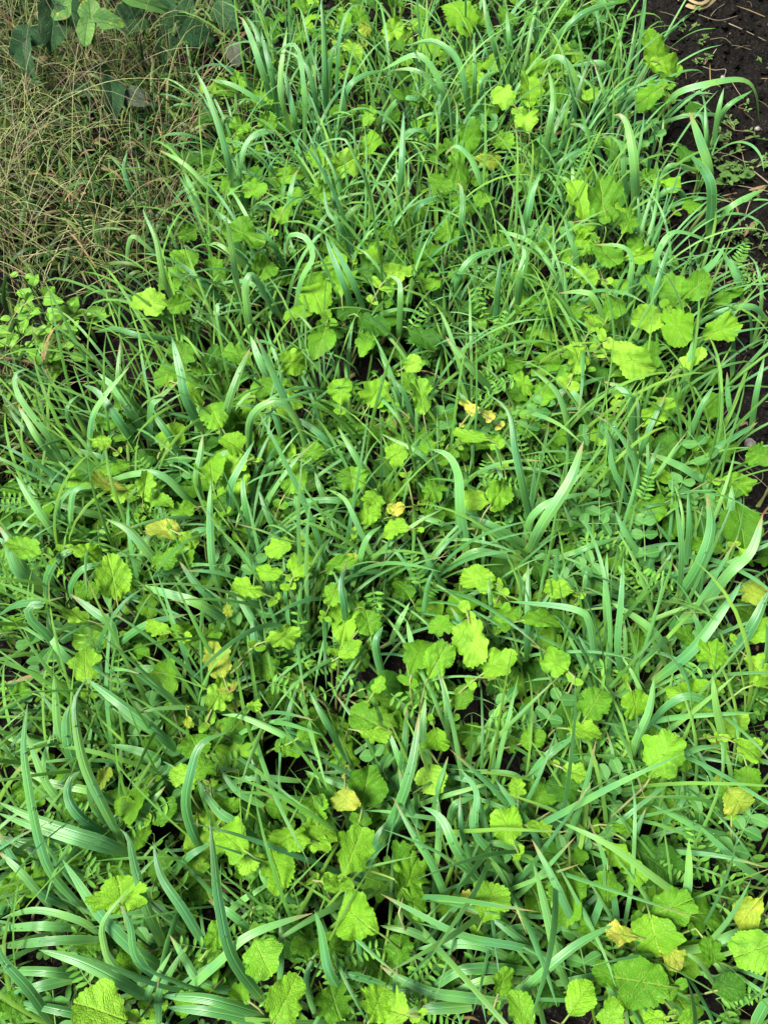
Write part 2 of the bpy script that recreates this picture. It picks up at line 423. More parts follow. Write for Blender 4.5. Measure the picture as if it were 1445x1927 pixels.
def small_leaf(acc, O, Y, N, L, W, mat, rows=5, pw=.75, fold=.25, bend=.4, sharp=1.0):
    """cheap oval leaflet"""
    X, Y, Z = frame_from(np.asarray(Y, float), np.asarray(N, float))
    t = np.linspace(0, 1, rows)
    w = np.sin(PI * t ** sharp) ** pw; w[0] = .08; w[-1] = .05
    s = np.array([-1, 0, 1.])
    a = bend * t
    P = np.asarray(O)[None] + Y * (t * L)[:, None] - Z * (L * bend * .5 * t * t)[:, None]
    V = P[:, None] + X * (.5 * W * w[:, None] * s[None])[..., None] + Z * (fold * .5 * W * w[:, None] * np.abs(s)[None])[..., None]
    uv = np.stack([np.broadcast_to((s + 1) / 2, (rows, 3)), np.broadcast_to(t[:, None], (rows, 3))], -1)
    acc.add(V.reshape(-1, 3), gridq(rows, 3), uv.reshape(-1, 2), mat)

def tag(o, label=None, cat=None, group=None, kind=None):
    if label: o["label"] = label
    if cat: o["category"] = cat
    if group: o["group"] = group
    if kind: o["kind"] = kind
    return o
def empty(name, loc):
    o = bpy.data.objects.new(name, None); COL.objects.link(o); o.location = tuple(float(c) for c in loc)
    o.empty_display_size = .05
    return o

# ------------------------------------------------------------------ ground
def vnoise(x, y, seed=0):
    def h(i, j):
        n = (i * 374761393 + j * 668265263 + seed * 974711) & 0x7fffffff
        n = ((n ^ (n >> 13)) * 1274126177) & 0x7fffffff
        return ((n ^ (n >> 16)) & 0xffff) / 65535.0
    xi = np.floor(x).astype(np.int64); yi = np.floor(y).astype(np.int64)
    fx = x - xi; fy = y - yi; fx = fx * fx * (3 - 2 * fx); fy = fy * fy * (3 - 2 * fy)
    return (h(xi, yi) * (1 - fx) + h(xi + 1, yi) * fx) * (1 - fy) + (h(xi, yi + 1) * (1 - fx) + h(xi + 1, yi + 1) * fx) * fy
def ground_h(x, y):
    x = np.asarray(x, float); y = np.asarray(y, float)
    z = .030 * (vnoise(x * 3, y * 3, 1) - .5) + .022 * (vnoise(x * 11, y * 11, 2) - .5) + .028 * (vnoise(x * 35, y * 35, 3) - .5) + .020 * (vnoise(x * 70, y * 70, 4) - .5)
    far = np.clip((np.hypot(x, y - 1.4) - 4) / 10, 0, 1)
    return z * (1 - far) - .0
def axis(lo, hi, a, b, step):
    mid = np.arange(a, b + step / 2, step)
    left = a - np.cumsum(step * 1.22 ** np.arange(1, 60)); left = left[left > lo][::-1]
    right = b + np.cumsum(step * 1.22 ** np.arange(1, 60)); right = right[right < hi]
    return np.concatenate([[lo], left, mid, right, [hi]])
gx = axis(-60, 60, -1.6, 1.8, .006); gy = axis(-60, 60, -.3, 3.3, .006)
GX, GY = np.meshgrid(gx, gy)
GZ = ground_h(GX, GY) + (np.hypot(GX, GY - 1.4) < 2.6) * (.009 * (vnoise(GX * 160, GY * 160, 5) ** 2 - .4) + .030 * np.maximum(0, vnoise(GX * 95, GY * 95, 6) - .62))
a = Acc(); GV = np.stack([GX, GY, GZ], -1)
a.add(GV.reshape(-1, 3), gridq(len(gy), len(gx)), np.stack([GX, GY], -1).reshape(-1, 2), 'soil')
tag(a.build("ground"), kind="structure")

# bed outline at ground level, photo pixels
LEFT = [(-260, 1300), (-60, 1090), (70, 930), (175, 800), (270, 680), (355, 570), (390, 440), (430, 260), (485, 120), (500, 0), (520, -120)]
RIGHT = [(1110, -120), (1130, 0), (1165, 130), (1195, 300), (1235, 480), (1295, 650), (1335, 800), (1350, 950), (1365, 1150), (1385, 1350), (1430, 1500), (1600, 1800)]
def interp(tab, y):
    t = sorted(tab, key=lambda p: p[1]); return float(np.interp(y, [p[1] for p in t], [p[0] for p in t]))
def in_bed(x, y, m=0):
    px, py, d = project((x, y, 0))
    return interp(LEFT, py) - m < px < interp(RIGHT, py) + m
def rand_bed(n, m=0, y0=-.25, y1=3.3):
    out = []
    while len(out) < n:
        x, y = random.uniform(-1.3, 1.4), random.uniform(y0, y1)
        if in_bed(x, y, m): out.append((x, y))
    return out
BANDS = ["along the top edge", "in the upper band", "just above the middle", "just below the middle", "in the lower band", "along the bottom edge"]
ORD = "first second third fourth fifth sixth seventh eighth ninth tenth eleventh twelfth thirteenth fourteenth fifteenth sixteenth seventeenth eighteenth nineteenth twentieth".split()
def ordinal(i):
    if i < 20: return ORD[i]
    t = ["twenty", "thirty", "forty", "fifty"][(i + 1) // 10 - 2]; r = (i + 1) % 10
    return (t + "-" + ORD[r - 1]) if r else t[:-1] + "ieth"
def band_of(py): return int(min(5, max(0, py / 1927 * 6)))
def label_rows(items, fmt, side='left'):
    """items: list of (object, px, py, look) -> unique labels by look and place"""
    rows = {}
    for it in items: rows.setdefault(band_of(it[2]), []).append(it)
    for b, row in rows.items():
        row.sort(key=lambda i: i[1])
        for i, it in enumerate(row):
            it[0]["label"] = fmt.format(look=it[3], n=ordinal(i), band=BANDS[b])

# ------------------------------------------------------------------ traced oat blades: crop, width, points from base to tip
OATS = """
A 26 1040,430 990,270 950,150 915,70 900,62
A 20 1050,440 980,380 880,320 790,298
A 26 900,800 870,640 840,520 790,370 735,258
A 14 850,560 840,460 860,438 888,455
A 14 1010,400 930,330 860,260 798,208
A 22 560,780 500,720 472,640 482,568
A 24 680,1190 620,1050 590,900 545,800 552,775
A 16 650,990 580,950 508,893 485,930 480,1062
A 20 870,800 800,720 700,620 600,566
A 20 910,790 905,640 930,540 990,490 1080,512
A 22 935,800 910,720 880,650 850,520
A 20 760,870 745,770 715,690 695,655
A 14 1060,725 960,660 885,642
A 20 1075,880 1090,760 1110,670 1128,640
A 22 1140,560 1110,440 1080,300 1060,255
A 20 1150,560 1150,380 1130,200 1095,168 1040,205
A 26 1235,470 1230,300 1225,120 1212,-20
A 16 1270,440 1272,280 1285,120 1330,22 1400,30
A 20 1290,480 1310,340 1370,285 1460,265
A 20 1210,500 1185,340 1145,230 1060,180
A 18 1230,440 1250,220 1290,150 1345,98
A 18 1430,870 1390,700 1340,590 1300,522 1205,545 1190,625
A 16 1110,870 1060,810 985,780 935,792
A 24 930,1020 890,900 862,840 820,800
A 28 910,1190 885,1000 870,900 852,810
A 20 965,1040 880,960 820,918 780,928
A 30 950,1265 935,1180 925,1080 950,1035 992,1095 1035,1190
A 18 1090,1040 1030,920 960,865 895,882
A 20 1065,1200 1000,1120 930,1062 815,1070
A 24 1110,1190 1135,1060 1180,970 1155,900 1095,890 1085,970
A 18 1180,990 1200,860 1255,785
A 20 1280,900 1310,820 1360,780 1400,825
A 26 850,1284 820,1210 822,1150 840,1148
A 22 700,1284 540,1270 440,1243 358,1255
A 20 880,1170 780,1080 700,1010 650,980
A 22 1285,1205 1240,1130 1190,1098 1100,1085
A 26 1345,1210 1300,1080 1250,960 1228,885
A 24 1390,1210 1340,1080 1295,990 1240,895
A 16 675,950 640,870 632,850
A 14 690,930 668,860 650,810
A 22 1130,560 1070,400 1060,280 1085,100
A 24 1010,330 990,200 965,110 930,60
A 22 1060,470 1030,300 1000,180 985,110
A 18 1330,980 1290,860 1240,800 1220,700
B 28 450,300 425,190 395,80 375,-30
B 18 470,290 470,150 462,40
B 24 600,200 680,110 770,40 895,8
B 20 580,215 577,120 580,-20
B 26 775,420 740,350 700,250 650,212 590,238
B 28 600,650 625,480 640,380 630,290 612,268
B 24 280,500 230,360 190,260 120,205 -10,268
B 24 330,480 310,340 275,220 190,155 88,172
B 18 340,450 345,300 342,135
B 20 260,480 235,400 180,300 110,260 40,262
B 22 170,440 130,370 55,378 12,440 -5,520
B 26 60,850 70,650 75,520 78,420
B 20 205,570 160,495 100,490 55,545 20,610
B 26 432,810 370,680 330,590 275,545 232,582
B 18 920,430 935,360 980,310 1040,280
B 26 1040,430 1100,350 1240,308 1350,298 1398,345 1412,462
B 16 1000,475 1150,430 1300,432
B 36 950,835 945,640 920,480 892,432 862,432
B 28 915,765 905,640 895,550 848,505
B 24 835,625 780,510 745,470 700,465
B 22 640,700 660,620 720,572 790,550
B 32 518,895 540,800 560,710 592,650
B 24 290,975 295,850 300,760 290,695 270,690
B 20 100,865 130,780 190,745 255,762
B 18 45,870 40,780 20,710 -5,678
B 20 725,1085 725,960 700,890 678,815
B 28 425,1255 432,1100 445,960
B 36 510,1155 520,1040 535,950 515,915
B 20 660,1000 610,960 540,900 430,862
B 18 865,905 800,840 730,760 688,728
B 36 1230,765 1225,640 1190,530 1148,418
B 38 1222,885 1232,720 1205,640 1150,580
B 20 1205,660 1215,520 1208,378
B 20 1240,545 1258,420 1278,330
B 20 1240,505 1290,400 1385,338
B 22 1150,765 1105,712 1040,735 1000,805
B 24 1250,835 1310,770 1432,708
B 30 1070,1185 1160,1060 1250,970 1282,915
B 24 990,1155 1020,980 1080,872 1190,890 1265,945
B 28 1020,1276 1022,1120 1050,1000 1085,900
B 20 930,1205 930,1060 932,960 890,922 790,918
B 18 1385,1095 1340,1020 1295,955
B 26 290,1145 282,1050 340,965 455,925
B 24 60,1276 66,1130 60,1055 15,1030
B 20 690,1145 650,1040 605,960 560,905
B 22 850,1276 800,1130 750,1095 655,1100
B 22 1230,640 1215,500 1190,430 1130,435
B 20 1180,640 1080,620 1040,680 1010,760
B 18 745,780 700,680 640,655
B 20 390,440 370,330 380,290 440,260
B 18 990,1276 1010,1180 1005,1080 960,1040
B 18 530,440 560,340 620,270
B 20 880,300 840,250 800,235 700,250
B 16 860,460 830,350 790,230
B 24 1445,1200 1380,1150 1240,1180 1150,1250
B 22 1350,1120 1330,1050 1280,950
C 26 245,475 180,360 105,262 62,185 62,125 112,108
C 26 232,470 150,380 100,300 68,248
C 22 205,455 120,360 65,300 30,255
C 22 445,335 445,180 455,5
C 20 305,395 255,285 262,235 310,200
C 26 335,445 345,300 400,200 492,98
C 34 545,445 450,310 370,200 312,168
C 34 562,372 500,280 430,180 368,122
C 26 565,405 570,260 600,220 672,158
C 38 765,345 702,220 680,120 650,-10
C 30 840,390 858,260 900,130 946,28
C 30 1055,210 990,100 945,-20
C 34 1150,390 1080,230 1000,50 965,-20
C 30 705,465 640,360 590,290 578,255
C 30 770,615 745,520 758,430 766,358
C 30 940,435 945,300 1000,240 1060,230 1120,300 1170,420 1225,492
C 26 1072,385 1040,290 1013,255
C 22 832,545 808,480 840,430 935,408
C 20 515,475 380,440 238,398
C 28 775,645 700,590 610,510 500,505 348,552
C 30 870,695 870,560 905,480 962,378
C 28 962,745 925,630 915,498
C 30 1222,512 1120,466 1030,470 962,542
C 28 1295,685 1220,580 1188,498
C 26 1450,640 1280,605 1140,610 1028,632
C 30 1092,795 1030,690 975,558
C 36 652,915 560,800 480,710 398,673
C 28 400,672 290,640 188,610
C 30 235,785 175,690 115,600 58,508
C 26 265,745 265,640 290,560 405,552
C 24 222,705 220,625 260,570 312,545
C 22 158,775 140,715 70,690 5,725
C 38 172,935 90,860 50,770 -10,695
C 30 160,950 70,880 25,780 -10,740
C 30 172,985 180,890 240,810 355,775
C 28 265,975 268,920 320,860 442,840
C 24 452,985 450,920 455,868
C 30 825,945 800,830 793,650 798,530
C 32 668,808 688,755 750,718 872,706
C 22 652,745 622,700 630,655
C 34 442,1195 420,1080 350,1020 268,960
C 34 240,1250 190,1130 120,1060 108,1010 160,990 60,1000 -10,1045
C 32 350,1284 240,1190 190,1110 182,1018
C 28 420,1165 540,1080 640,1048 710,1035
C 38 895,1085 760,1000 640,960 510,925
C 28 862,1022 760,940 678,835
C 30 1045,1195 960,1070 880,935
C 34 985,1284 962,1150 952,1050
C 24 1142,905 1120,820 1140,740 1190,668
C 30 1312,1115 1300,1000 1290,920 1312,830
C 28 1385,1125 1310,970 1255,868
C 20 1450,895 1340,830 1240,795 1260,748
C 28 1435,605 1350,450 1275,325
C 32 700,1284 560,1240 472,1262
C 34 1450,1284 1420,1150 1445,1080
C 24 1330,930 1380,760 1440,700
C 26 600,1000 480,960 400,900
C 24 1100,700 1120,620 1110,520
C 26 1300,480 1230,380 1160,320 1080,280
C 22 1420,860 1350,700 1300,600 1230,560
C 24 400,700 360,800 390,940 430,1040
C 24 520,870 540,780 600,690
D 30 415,195 340,110 285,45 235,-15
D 24 540,275 660,200 760,160 832,138
D 38 942,385 935,240 900,180 828,155
D 26 1130,215 1145,130 1165,-15
D 22 1310,135 1315,-20
D 24 705,405 690,300 650,190 555,108
D 28 785,335 740,230 680,158
D 38 312,795 292,640 280,500 240,430 175,408
D 32 562,705 530,560 500,420 475,270 395,200
D 44 548,800 600,690 700,530 752,378
D 28 540,745 560,660 640,600 785,568
D 28 240,865 330,800 400,798 542,832
D 28 545,775 420,700 300,655
D 22 285,715 200,680 88,652
D 24 232,535 150,430 -10,348
D 22 742,785 710,690 678,618
D 26 1000,865 920,740 868,635
D 22 655,835 760,780 885,738
D 44 1100,985 1190,840 1232,700 1215,575
D 34 1240,795 1300,650 1308,545
D 40 1180,1025 1290,880 1380,790 1424,655
D 32 1225,545 1130,480 1000,423
D 26 1165,445 1250,400 1405,308
D 22 1110,965 1120,780 1095,588
D 24 1135,845 1150,700 1145,555
D 22 1015,880 1010,820 1062,758
D 40 1010,1284 1160,1160 1280,1000 1345,905
D 40 1290,1200 1380,1080 1450,935
D 24 850,1165 835,980 840,795
D 24 770,1005 760,920 765,858
D 22 638,975 660,780
D 30 1075,1185 1000,1080 845,978
D 28 800,1284 780,1080 720,1010 468,980
D 28 540,1205 545,1060 545,830
D 22 520,1005 530,900 565,848
D 22 432,1145 405,980 400,878
D 20 385,1155 300,1070 253,998
D 26 100,1284 112,1180 90,1050
D 22 30,1135 60,1060 102,982
D 20 150,1045 170,920 192,858
D 22 242,945 180,840 128,738
D 26 900,1284 880,1150 892,980 902,810
D 22 940,640 950,480 880,340 800,280
D 22 930,650 900,560 860,470 830,300
D 24 880,600 870,450 845,330
D 20 960,600 1000,480 1040,380
D 18 930,650 1000,620 1080,610
D 18 900,720 960,660 1060,640
D 20 850,780 900,730 980,700
D 20 590,860 700,800 860,760
D 22 860,1284 780,1180 730,1100
D 26 1200,1284 1190,1100 1150,1000
D 20 430,700 330,650 250,560
D 22 400,330 330,250 280,190
D 24 1130,420 1190,260 1240,170
D 22 960,480 980,380 1060,200
D 22 1340,310 1300,250 1290,120
D 22 1380,340 1400,200 1430,60
D 20 120,330 80,200 20,120
E 36 330,885 200,740 148,610 112,430 90,250 105,88
E 34 275,335 220,200 208,60 205,-20
E 38 300,375 258,250 250,150 268,85
E 38 472,645 390,480 320,320 288,160 290,60 335,-10
E 36 655,255 560,180 480,130 450,60 472,8
E 40 702,285 600,200 470,100 320,-10
E 38 545,685 400,610 280,570 130,520 -10,458
E 34 525,665 340,620 150,560 -10,500
E 38 442,605 310,520 258,440 268,370 305,342
E 28 205,445 160,330 192,205
E 32 655,335 560,280 415,243
E 40 642,1045 560,870 510,700 488,600 455,562
E 46 642,1105 520,1030 380,890 290,760 235,675
E 36 802,1055 700,880 610,740 578,610
E 44 1005,1225 880,1050 830,850 810,680 793,525
E 30 640,1155 520,1060 490,920 448,835
E 44 602,1225 460,1140 300,1060 148,1018
E 34 385,980 200,985 -10,1008
E 38 285,1128 130,1165 -10,1225
E 38 200,1298 110,1170 15,1060 -10,980
E 40 1005,1265 850,1218 750,1198 608,1192
E 30 600,1298 600,1190 640,1110 702,1005
E 36 1005,1295 800,1252 628,1235
E 30 190,865 100,750 -10,640
E 26 622,1155 440,1090 390,980 400,900 495,785
E 30 385,970 300,910 140,870 5,900
E 34 690,1185 820,1070 930,970 1080,910 1182,880
E 38 1312,1225 1240,1100 1212,960 1188,868
E 54 1600,440 1445,590 1330,750 1172,862
E 38 770,640 735,590 702,470 722,340 760,240 855,195
E 34 995,625 890,540 820,490 745,375
E 24 1165,865 1020,780 985,700 1003,608
E 30 965,965 880,890 785,830
E 30 640,735 720,660 795,618
E 24 985,475 975,360 945,285
E 24 1135,382 940,370 785,432
E 26 1245,292 1080,210 920,140 835,130
E 34 795,95 870,30 930,-20
E 30 518,610 540,510 625,400
E 26 1125,265 1090,160 1120,25
E 30 1335,335 1240,170 1165,35
E 28 1435,345 1380,200 1268,55
E 28 1190,1260 1160,1130 1192,1028
E 22 1370,1085 1355,950 1392,868
E 18 1140,655 1180,560 1298,508
E 26 1455,1155 1330,1115 1255,1108
E 24 1055,1145 1065,1000 1055,878
E 34 440,1284 250,1250 60,1210
E 32 900,1180 760,1140 700,1060 640,960
E 30 350,760 240,700 130,640 20,600
E 32 260,860 150,800 60,700 -10,560
E 30 470,480 350,420 200,390 60,330
E 28 240,240 120,230 30,210 -10,160
E 30 700,960 640,900 560,820
E 30 420,560 360,480 330,400
E 30 330,480 230,450 170,380 100,200
E 28 1000,480 900,420 830,330
E 26 860,880 930,820 1030,760
E 30 1440,480 1300,400 1150,340
E 26 540,1298 560,1180 650,1020
E 32 200,1290 120,1250 -10,1200
E 36 330,1120 180,1100 -10,1095
E 34 300,940 160,930 -10,940
E 34 250,640 120,630 -10,590
F 38 -10,610 60,470 110,310 137,125
F 34 55,455 82,250 92,95
F 22 188,485 205,400 245,285
F 40 385,785 280,640 220,520 145,472
F 30 245,845 190,700 130,600 38,438
F 26 200,695 210,570 205,435
F 28 372,665 345,530 350,420 288,328
F 22 412,365 415,250 432,180
F 32 925,330 960,210 1000,110 1018,-15
F 32 538,385 620,280 722,208
F 22 542,415 490,355 305,340
F 26 1000,375 1100,300 1180,255 1275,245
F 30 1292,295 1250,100 1235,-20
F 30 1290,165 1230,90 1140,60 1050,110 978,205
F 22 930,668 950,580 987,478
F 34 1095,955 1140,790 1147,595
F 30 1225,885 1050,765 850,620 640,520
F 28 1325,595 1200,560 1100,510 1008,468
F 32 745,975 690,860 640,750 558,595
F 36 718,1195 660,1060 620,900 590,780 563,685
F 28 700,1015 760,960 815,830 832,690
F 36 545,978 420,890 330,850 238,818
F 26 462,898 400,800 365,765
F 30 595,1035 500,960 380,870
F 30 620,1035 500,1000 300,960 100,860 -10,800
F 38 565,1092 400,1080 280,1092 180,1150 60,1160 -10,1130
F 38 425,1205 300,1190 180,1170 50,1110 -10,1070
F 32 622,1042 560,1120 470,1190 375,1232
F 42 335,1222 200,1232 88,1245
F 26 92,1242 50,1180 52,1075
F 34 488,1205 600,1100 720,1000 882,908
F 32 1088,1012 1200,1000 1320,950 1450,918
F 46 1395,1295 1450,1190
F 22 1245,1145 1190,1060 1108,1008
F 22 965,1080 950,950 938,900
F 28 562,668 440,612 308,622
F 30 150,560 100,480 60,330
F 30 480,720 400,640 340,560 330,470
F 30 250,560 270,470 340,440
F 24 590,640 560,560 470,440 420,370
F 26 840,560 780,620 640,610
F 28 1445,760 1350,700 1240,600 1180,540
F 26 1445,548 1350,520 1260,520
F 24 1140,420 1100,480 1010,590
F 22 300,720 320,640 280,570
F 34 500,1060 380,1000 260,990 120,1010
F 34 520,1130 380,1130 260,1180 140,1210
F 30 600,960 520,930 440,960 360,1040
F 30 200,990 100,940 -10,920
F 26 640,1140 740,1120 860,1090
F 24 1060,1276 1000,1180 980,1100
F 26 900,1260 860,1180 830,1130
F 26 1330,1080 1250,1120 1180,1090
F 26 400,440 340,380 240,360
F 28 180,330 150,200 160,60
F 28 250,200 240,90 220,-20
F 26 100,420 60,300 20,180
F 28 330,680 300,560 290,430
"""
def parse_oats():
    out = []
    for line in OATS.strip().splitlines():
        t = line.split(); c = t[0]; w = float(t[1])
        pts = [cpx(c, *map(float, q.split(','))) for q in t[2:]]
        out.append((w * .5 * 0.95, pts))
    return out
def rise(pxs, zb, lift):
    """traced photo points -> a leaning, arched blade in space"""
    p0 = at_z(*pxs[0], zb); d0 = ray(*pxs[0])
    e = math.atan2(-d0[2], math.hypot(d0[0], d0[1]))
    al = .62 * e
    n = np.array([0, -math.cos(al), math.sin(al)])
    L = [0]
    for i in range(1, len(pxs)): L.append(L[-1] + math.dist(pxs[i], pxs[i - 1]))
    out = []
    for i, q in enumerate(pxs):
        d = ray(*q); t = np.dot(p0 - CAMP, n) / np.dot(d, n)
        P = CAMP + d * t
        u = L[i] / L[-1]
        amp = lift * L[-1] / FPX * t
        P = P - norm(d) * amp * math.sin(PI * min(1, u ** .75 * .95))
        if P[2] < .05: P = CAMP + d * ((.05 + .02 * u - CAM_H) / d[2])
        if P[2] > .62: P = CAMP + d * ((.62 - CAM_H) / d[2])
        out.append(P)
    return np.array(out)

def blade_obj(P, w, parent, loc, twist=None, fold=None, n=22, mat='oat', rs=random, root=None, name='blade'):
    P = smooth_path(P, n)
    T = tangents(P)
    toc = norm(CAMP - P) * .5 + np.array([[0, 0, .5]])
    base = norm(np.cross(T, toc))
    N = np.cross(base, T)
    t = np.linspace(0, 1, n)
    a0, a1 = twist if twist else (rs.uniform(-.55, .55), rs.uniform(-.65, .65))
    a = a0 * (1 - t) + a1 * t
    side = base * np.cos(a)[:, None] + N * np.sin(a)[:, None]
    acc = Acc()
    ribbon(acc, P, w, side, mat, fold=fold if fold is not None else rs.uniform(.12, .5), v0=.12)
    if root is not None:
        Q = smooth_path(root, 7)
        tube(acc, Q, w * .18, w * .26, 'sheath', 5)
    return acc.build(name, parent, loc)

hero = []
for i, (w, pts) in enumerate(parse_oats()):
    zb = .07 + .04 * (pts[0][1] / 1927) + .03 * random.random()
    P = rise(pts, zb, random.uniform(.18, .30))
    dep = project(P[len(P) // 2])[2]
    hero.append(dict(P=P, w=w * dep / FPX, g=P[0][:2].copy(), px=pts[0]))
# plants: blades whose bases stand close together
clusters = []
for b in hero:
    best = None
    for c in clusters:
        g = np.mean([k['g'] for k in c], axis=0)
        d = np.linalg.norm(g - b['g'])
        if d < .085 and len(c) < 7 and (best is None or d < best[0]): best = (d, c)
    if best: best[1].append(b)
    else: clusters.append([b])

def gen_blade(base, az, L, droop, lean, n=9):
    """self-made arching blade centre line"""
    th = PI / 2 - lean; p = np.array(base, float); P = [p.copy()]
    st = L / (n - 1)
    for i in range(n - 1):
        t = i / (n - 1)
        th -= droop * (0.25 + 1.9 * t * t) / (n - 1) * 2
        p = p + st * np.array([math.cos(th) * math.sin(az), math.cos(th) * math.cos(az), math.sin(th)])
        p[2] = max(p[2], .02)
        P.append(p.copy()); az += random.uniform(-.07, .07)
    return np.array(P)

def far_scale(py): return 1.0
items = []
for c in clusters:
    g = np.mean([k['g'] for k in c], axis=0)
    # the crown sits a little under where its blades emerge
    loc = np.array([g[0], g[1], float(ground_h(g[0], g[1]))])
    root = empty("oat_plant", loc)
    for b in c:
        e = b['P'][0]; T = norm(b['P'][1] - b['P'][0])
        rt = [loc + np.array([random.uniform(-.008, .008), random.uniform(-.008, .008), -.004]), (loc + e) / 2 + np.array([0, 0, .012]), e + T * .004]
        blade_obj(b['P'], b['w'], root, loc, root=rt)
    for _ in range(random.randint(2, 4)):
        L = random.uniform(.18, .34); P = gen_blade(loc, random.uniform(0, 2 * PI), L, random.uniform(.5, 1.6), random.uniform(.15, .6))
        blade_obj(P, random.uniform(.0045, .0085), root, loc)
    px, py, _ = project(loc + np.array([0, 0, .15]))
    tag(root, cat="oat plant", group="oat plants of the sown bed")
    nb = len(c)
    look = ("one long" if nb == 1 else "two long" if nb == 2 else "three long" if nb == 3 else "several long")
    items.append((root, px, py, look))
label_rows(items, "oat plant with {look} arching blades, {n} from the left {band}")
NH = len(clusters)
print("hero oat plants", NH)

# the other oats of the bed: one built, the rest copied
def oat_proto(seed, tall):
    random.seed(seed)
    root = empty("oat_plant", (0, 0, 0))
    for _ in range(random.randint(6, 9)):
        L = random.uniform(.22, .42) * tall
        P = gen_blade((random.uniform(-.01, .01), random.uniform(-.01, .01), 0), random.uniform(0, 2 * PI), L, random.uniform(.35, 1.5), random.uniform(.08, .55))
        blade_obj(P, random.uniform(.0045, .0095), root, (0, 0, 0), root=None)
    return root
protos = [oat_proto(100 + i, [.9, 1.0, 1.1, .8, 1.0, .95][i]) for i in range(6)]
random.seed(21)
NF = max(0, 296 - NH)
spots = rand_bed(NF, 10, -.1, 2.95)
used = set()
for i, (x, y) in enumerate(spots):
    pr = protos[i % 6]
    if i < 6: r = pr
    else:
        r = pr.copy(); COL.objects.link(r)
        for ch in list(pr.children):
            k = ch.copy(); COL.objects.link(k); k.parent = r
    r.location = (x, y, float(ground_h(x, y)))
    r.rotation_euler = (0, 0, random.uniform(0, 2 * PI)); s = random.uniform(.75, 1.15); r.scale = (s, s, s)
    px, py, _ = project((x, y, .1))
    tag(r, "short oat plant half hidden among taller oats, " + BANDS[band_of(py)].replace("along", "rooted along"), "oat plant", "shorter oat plants, " + BANDS[band_of(py)])

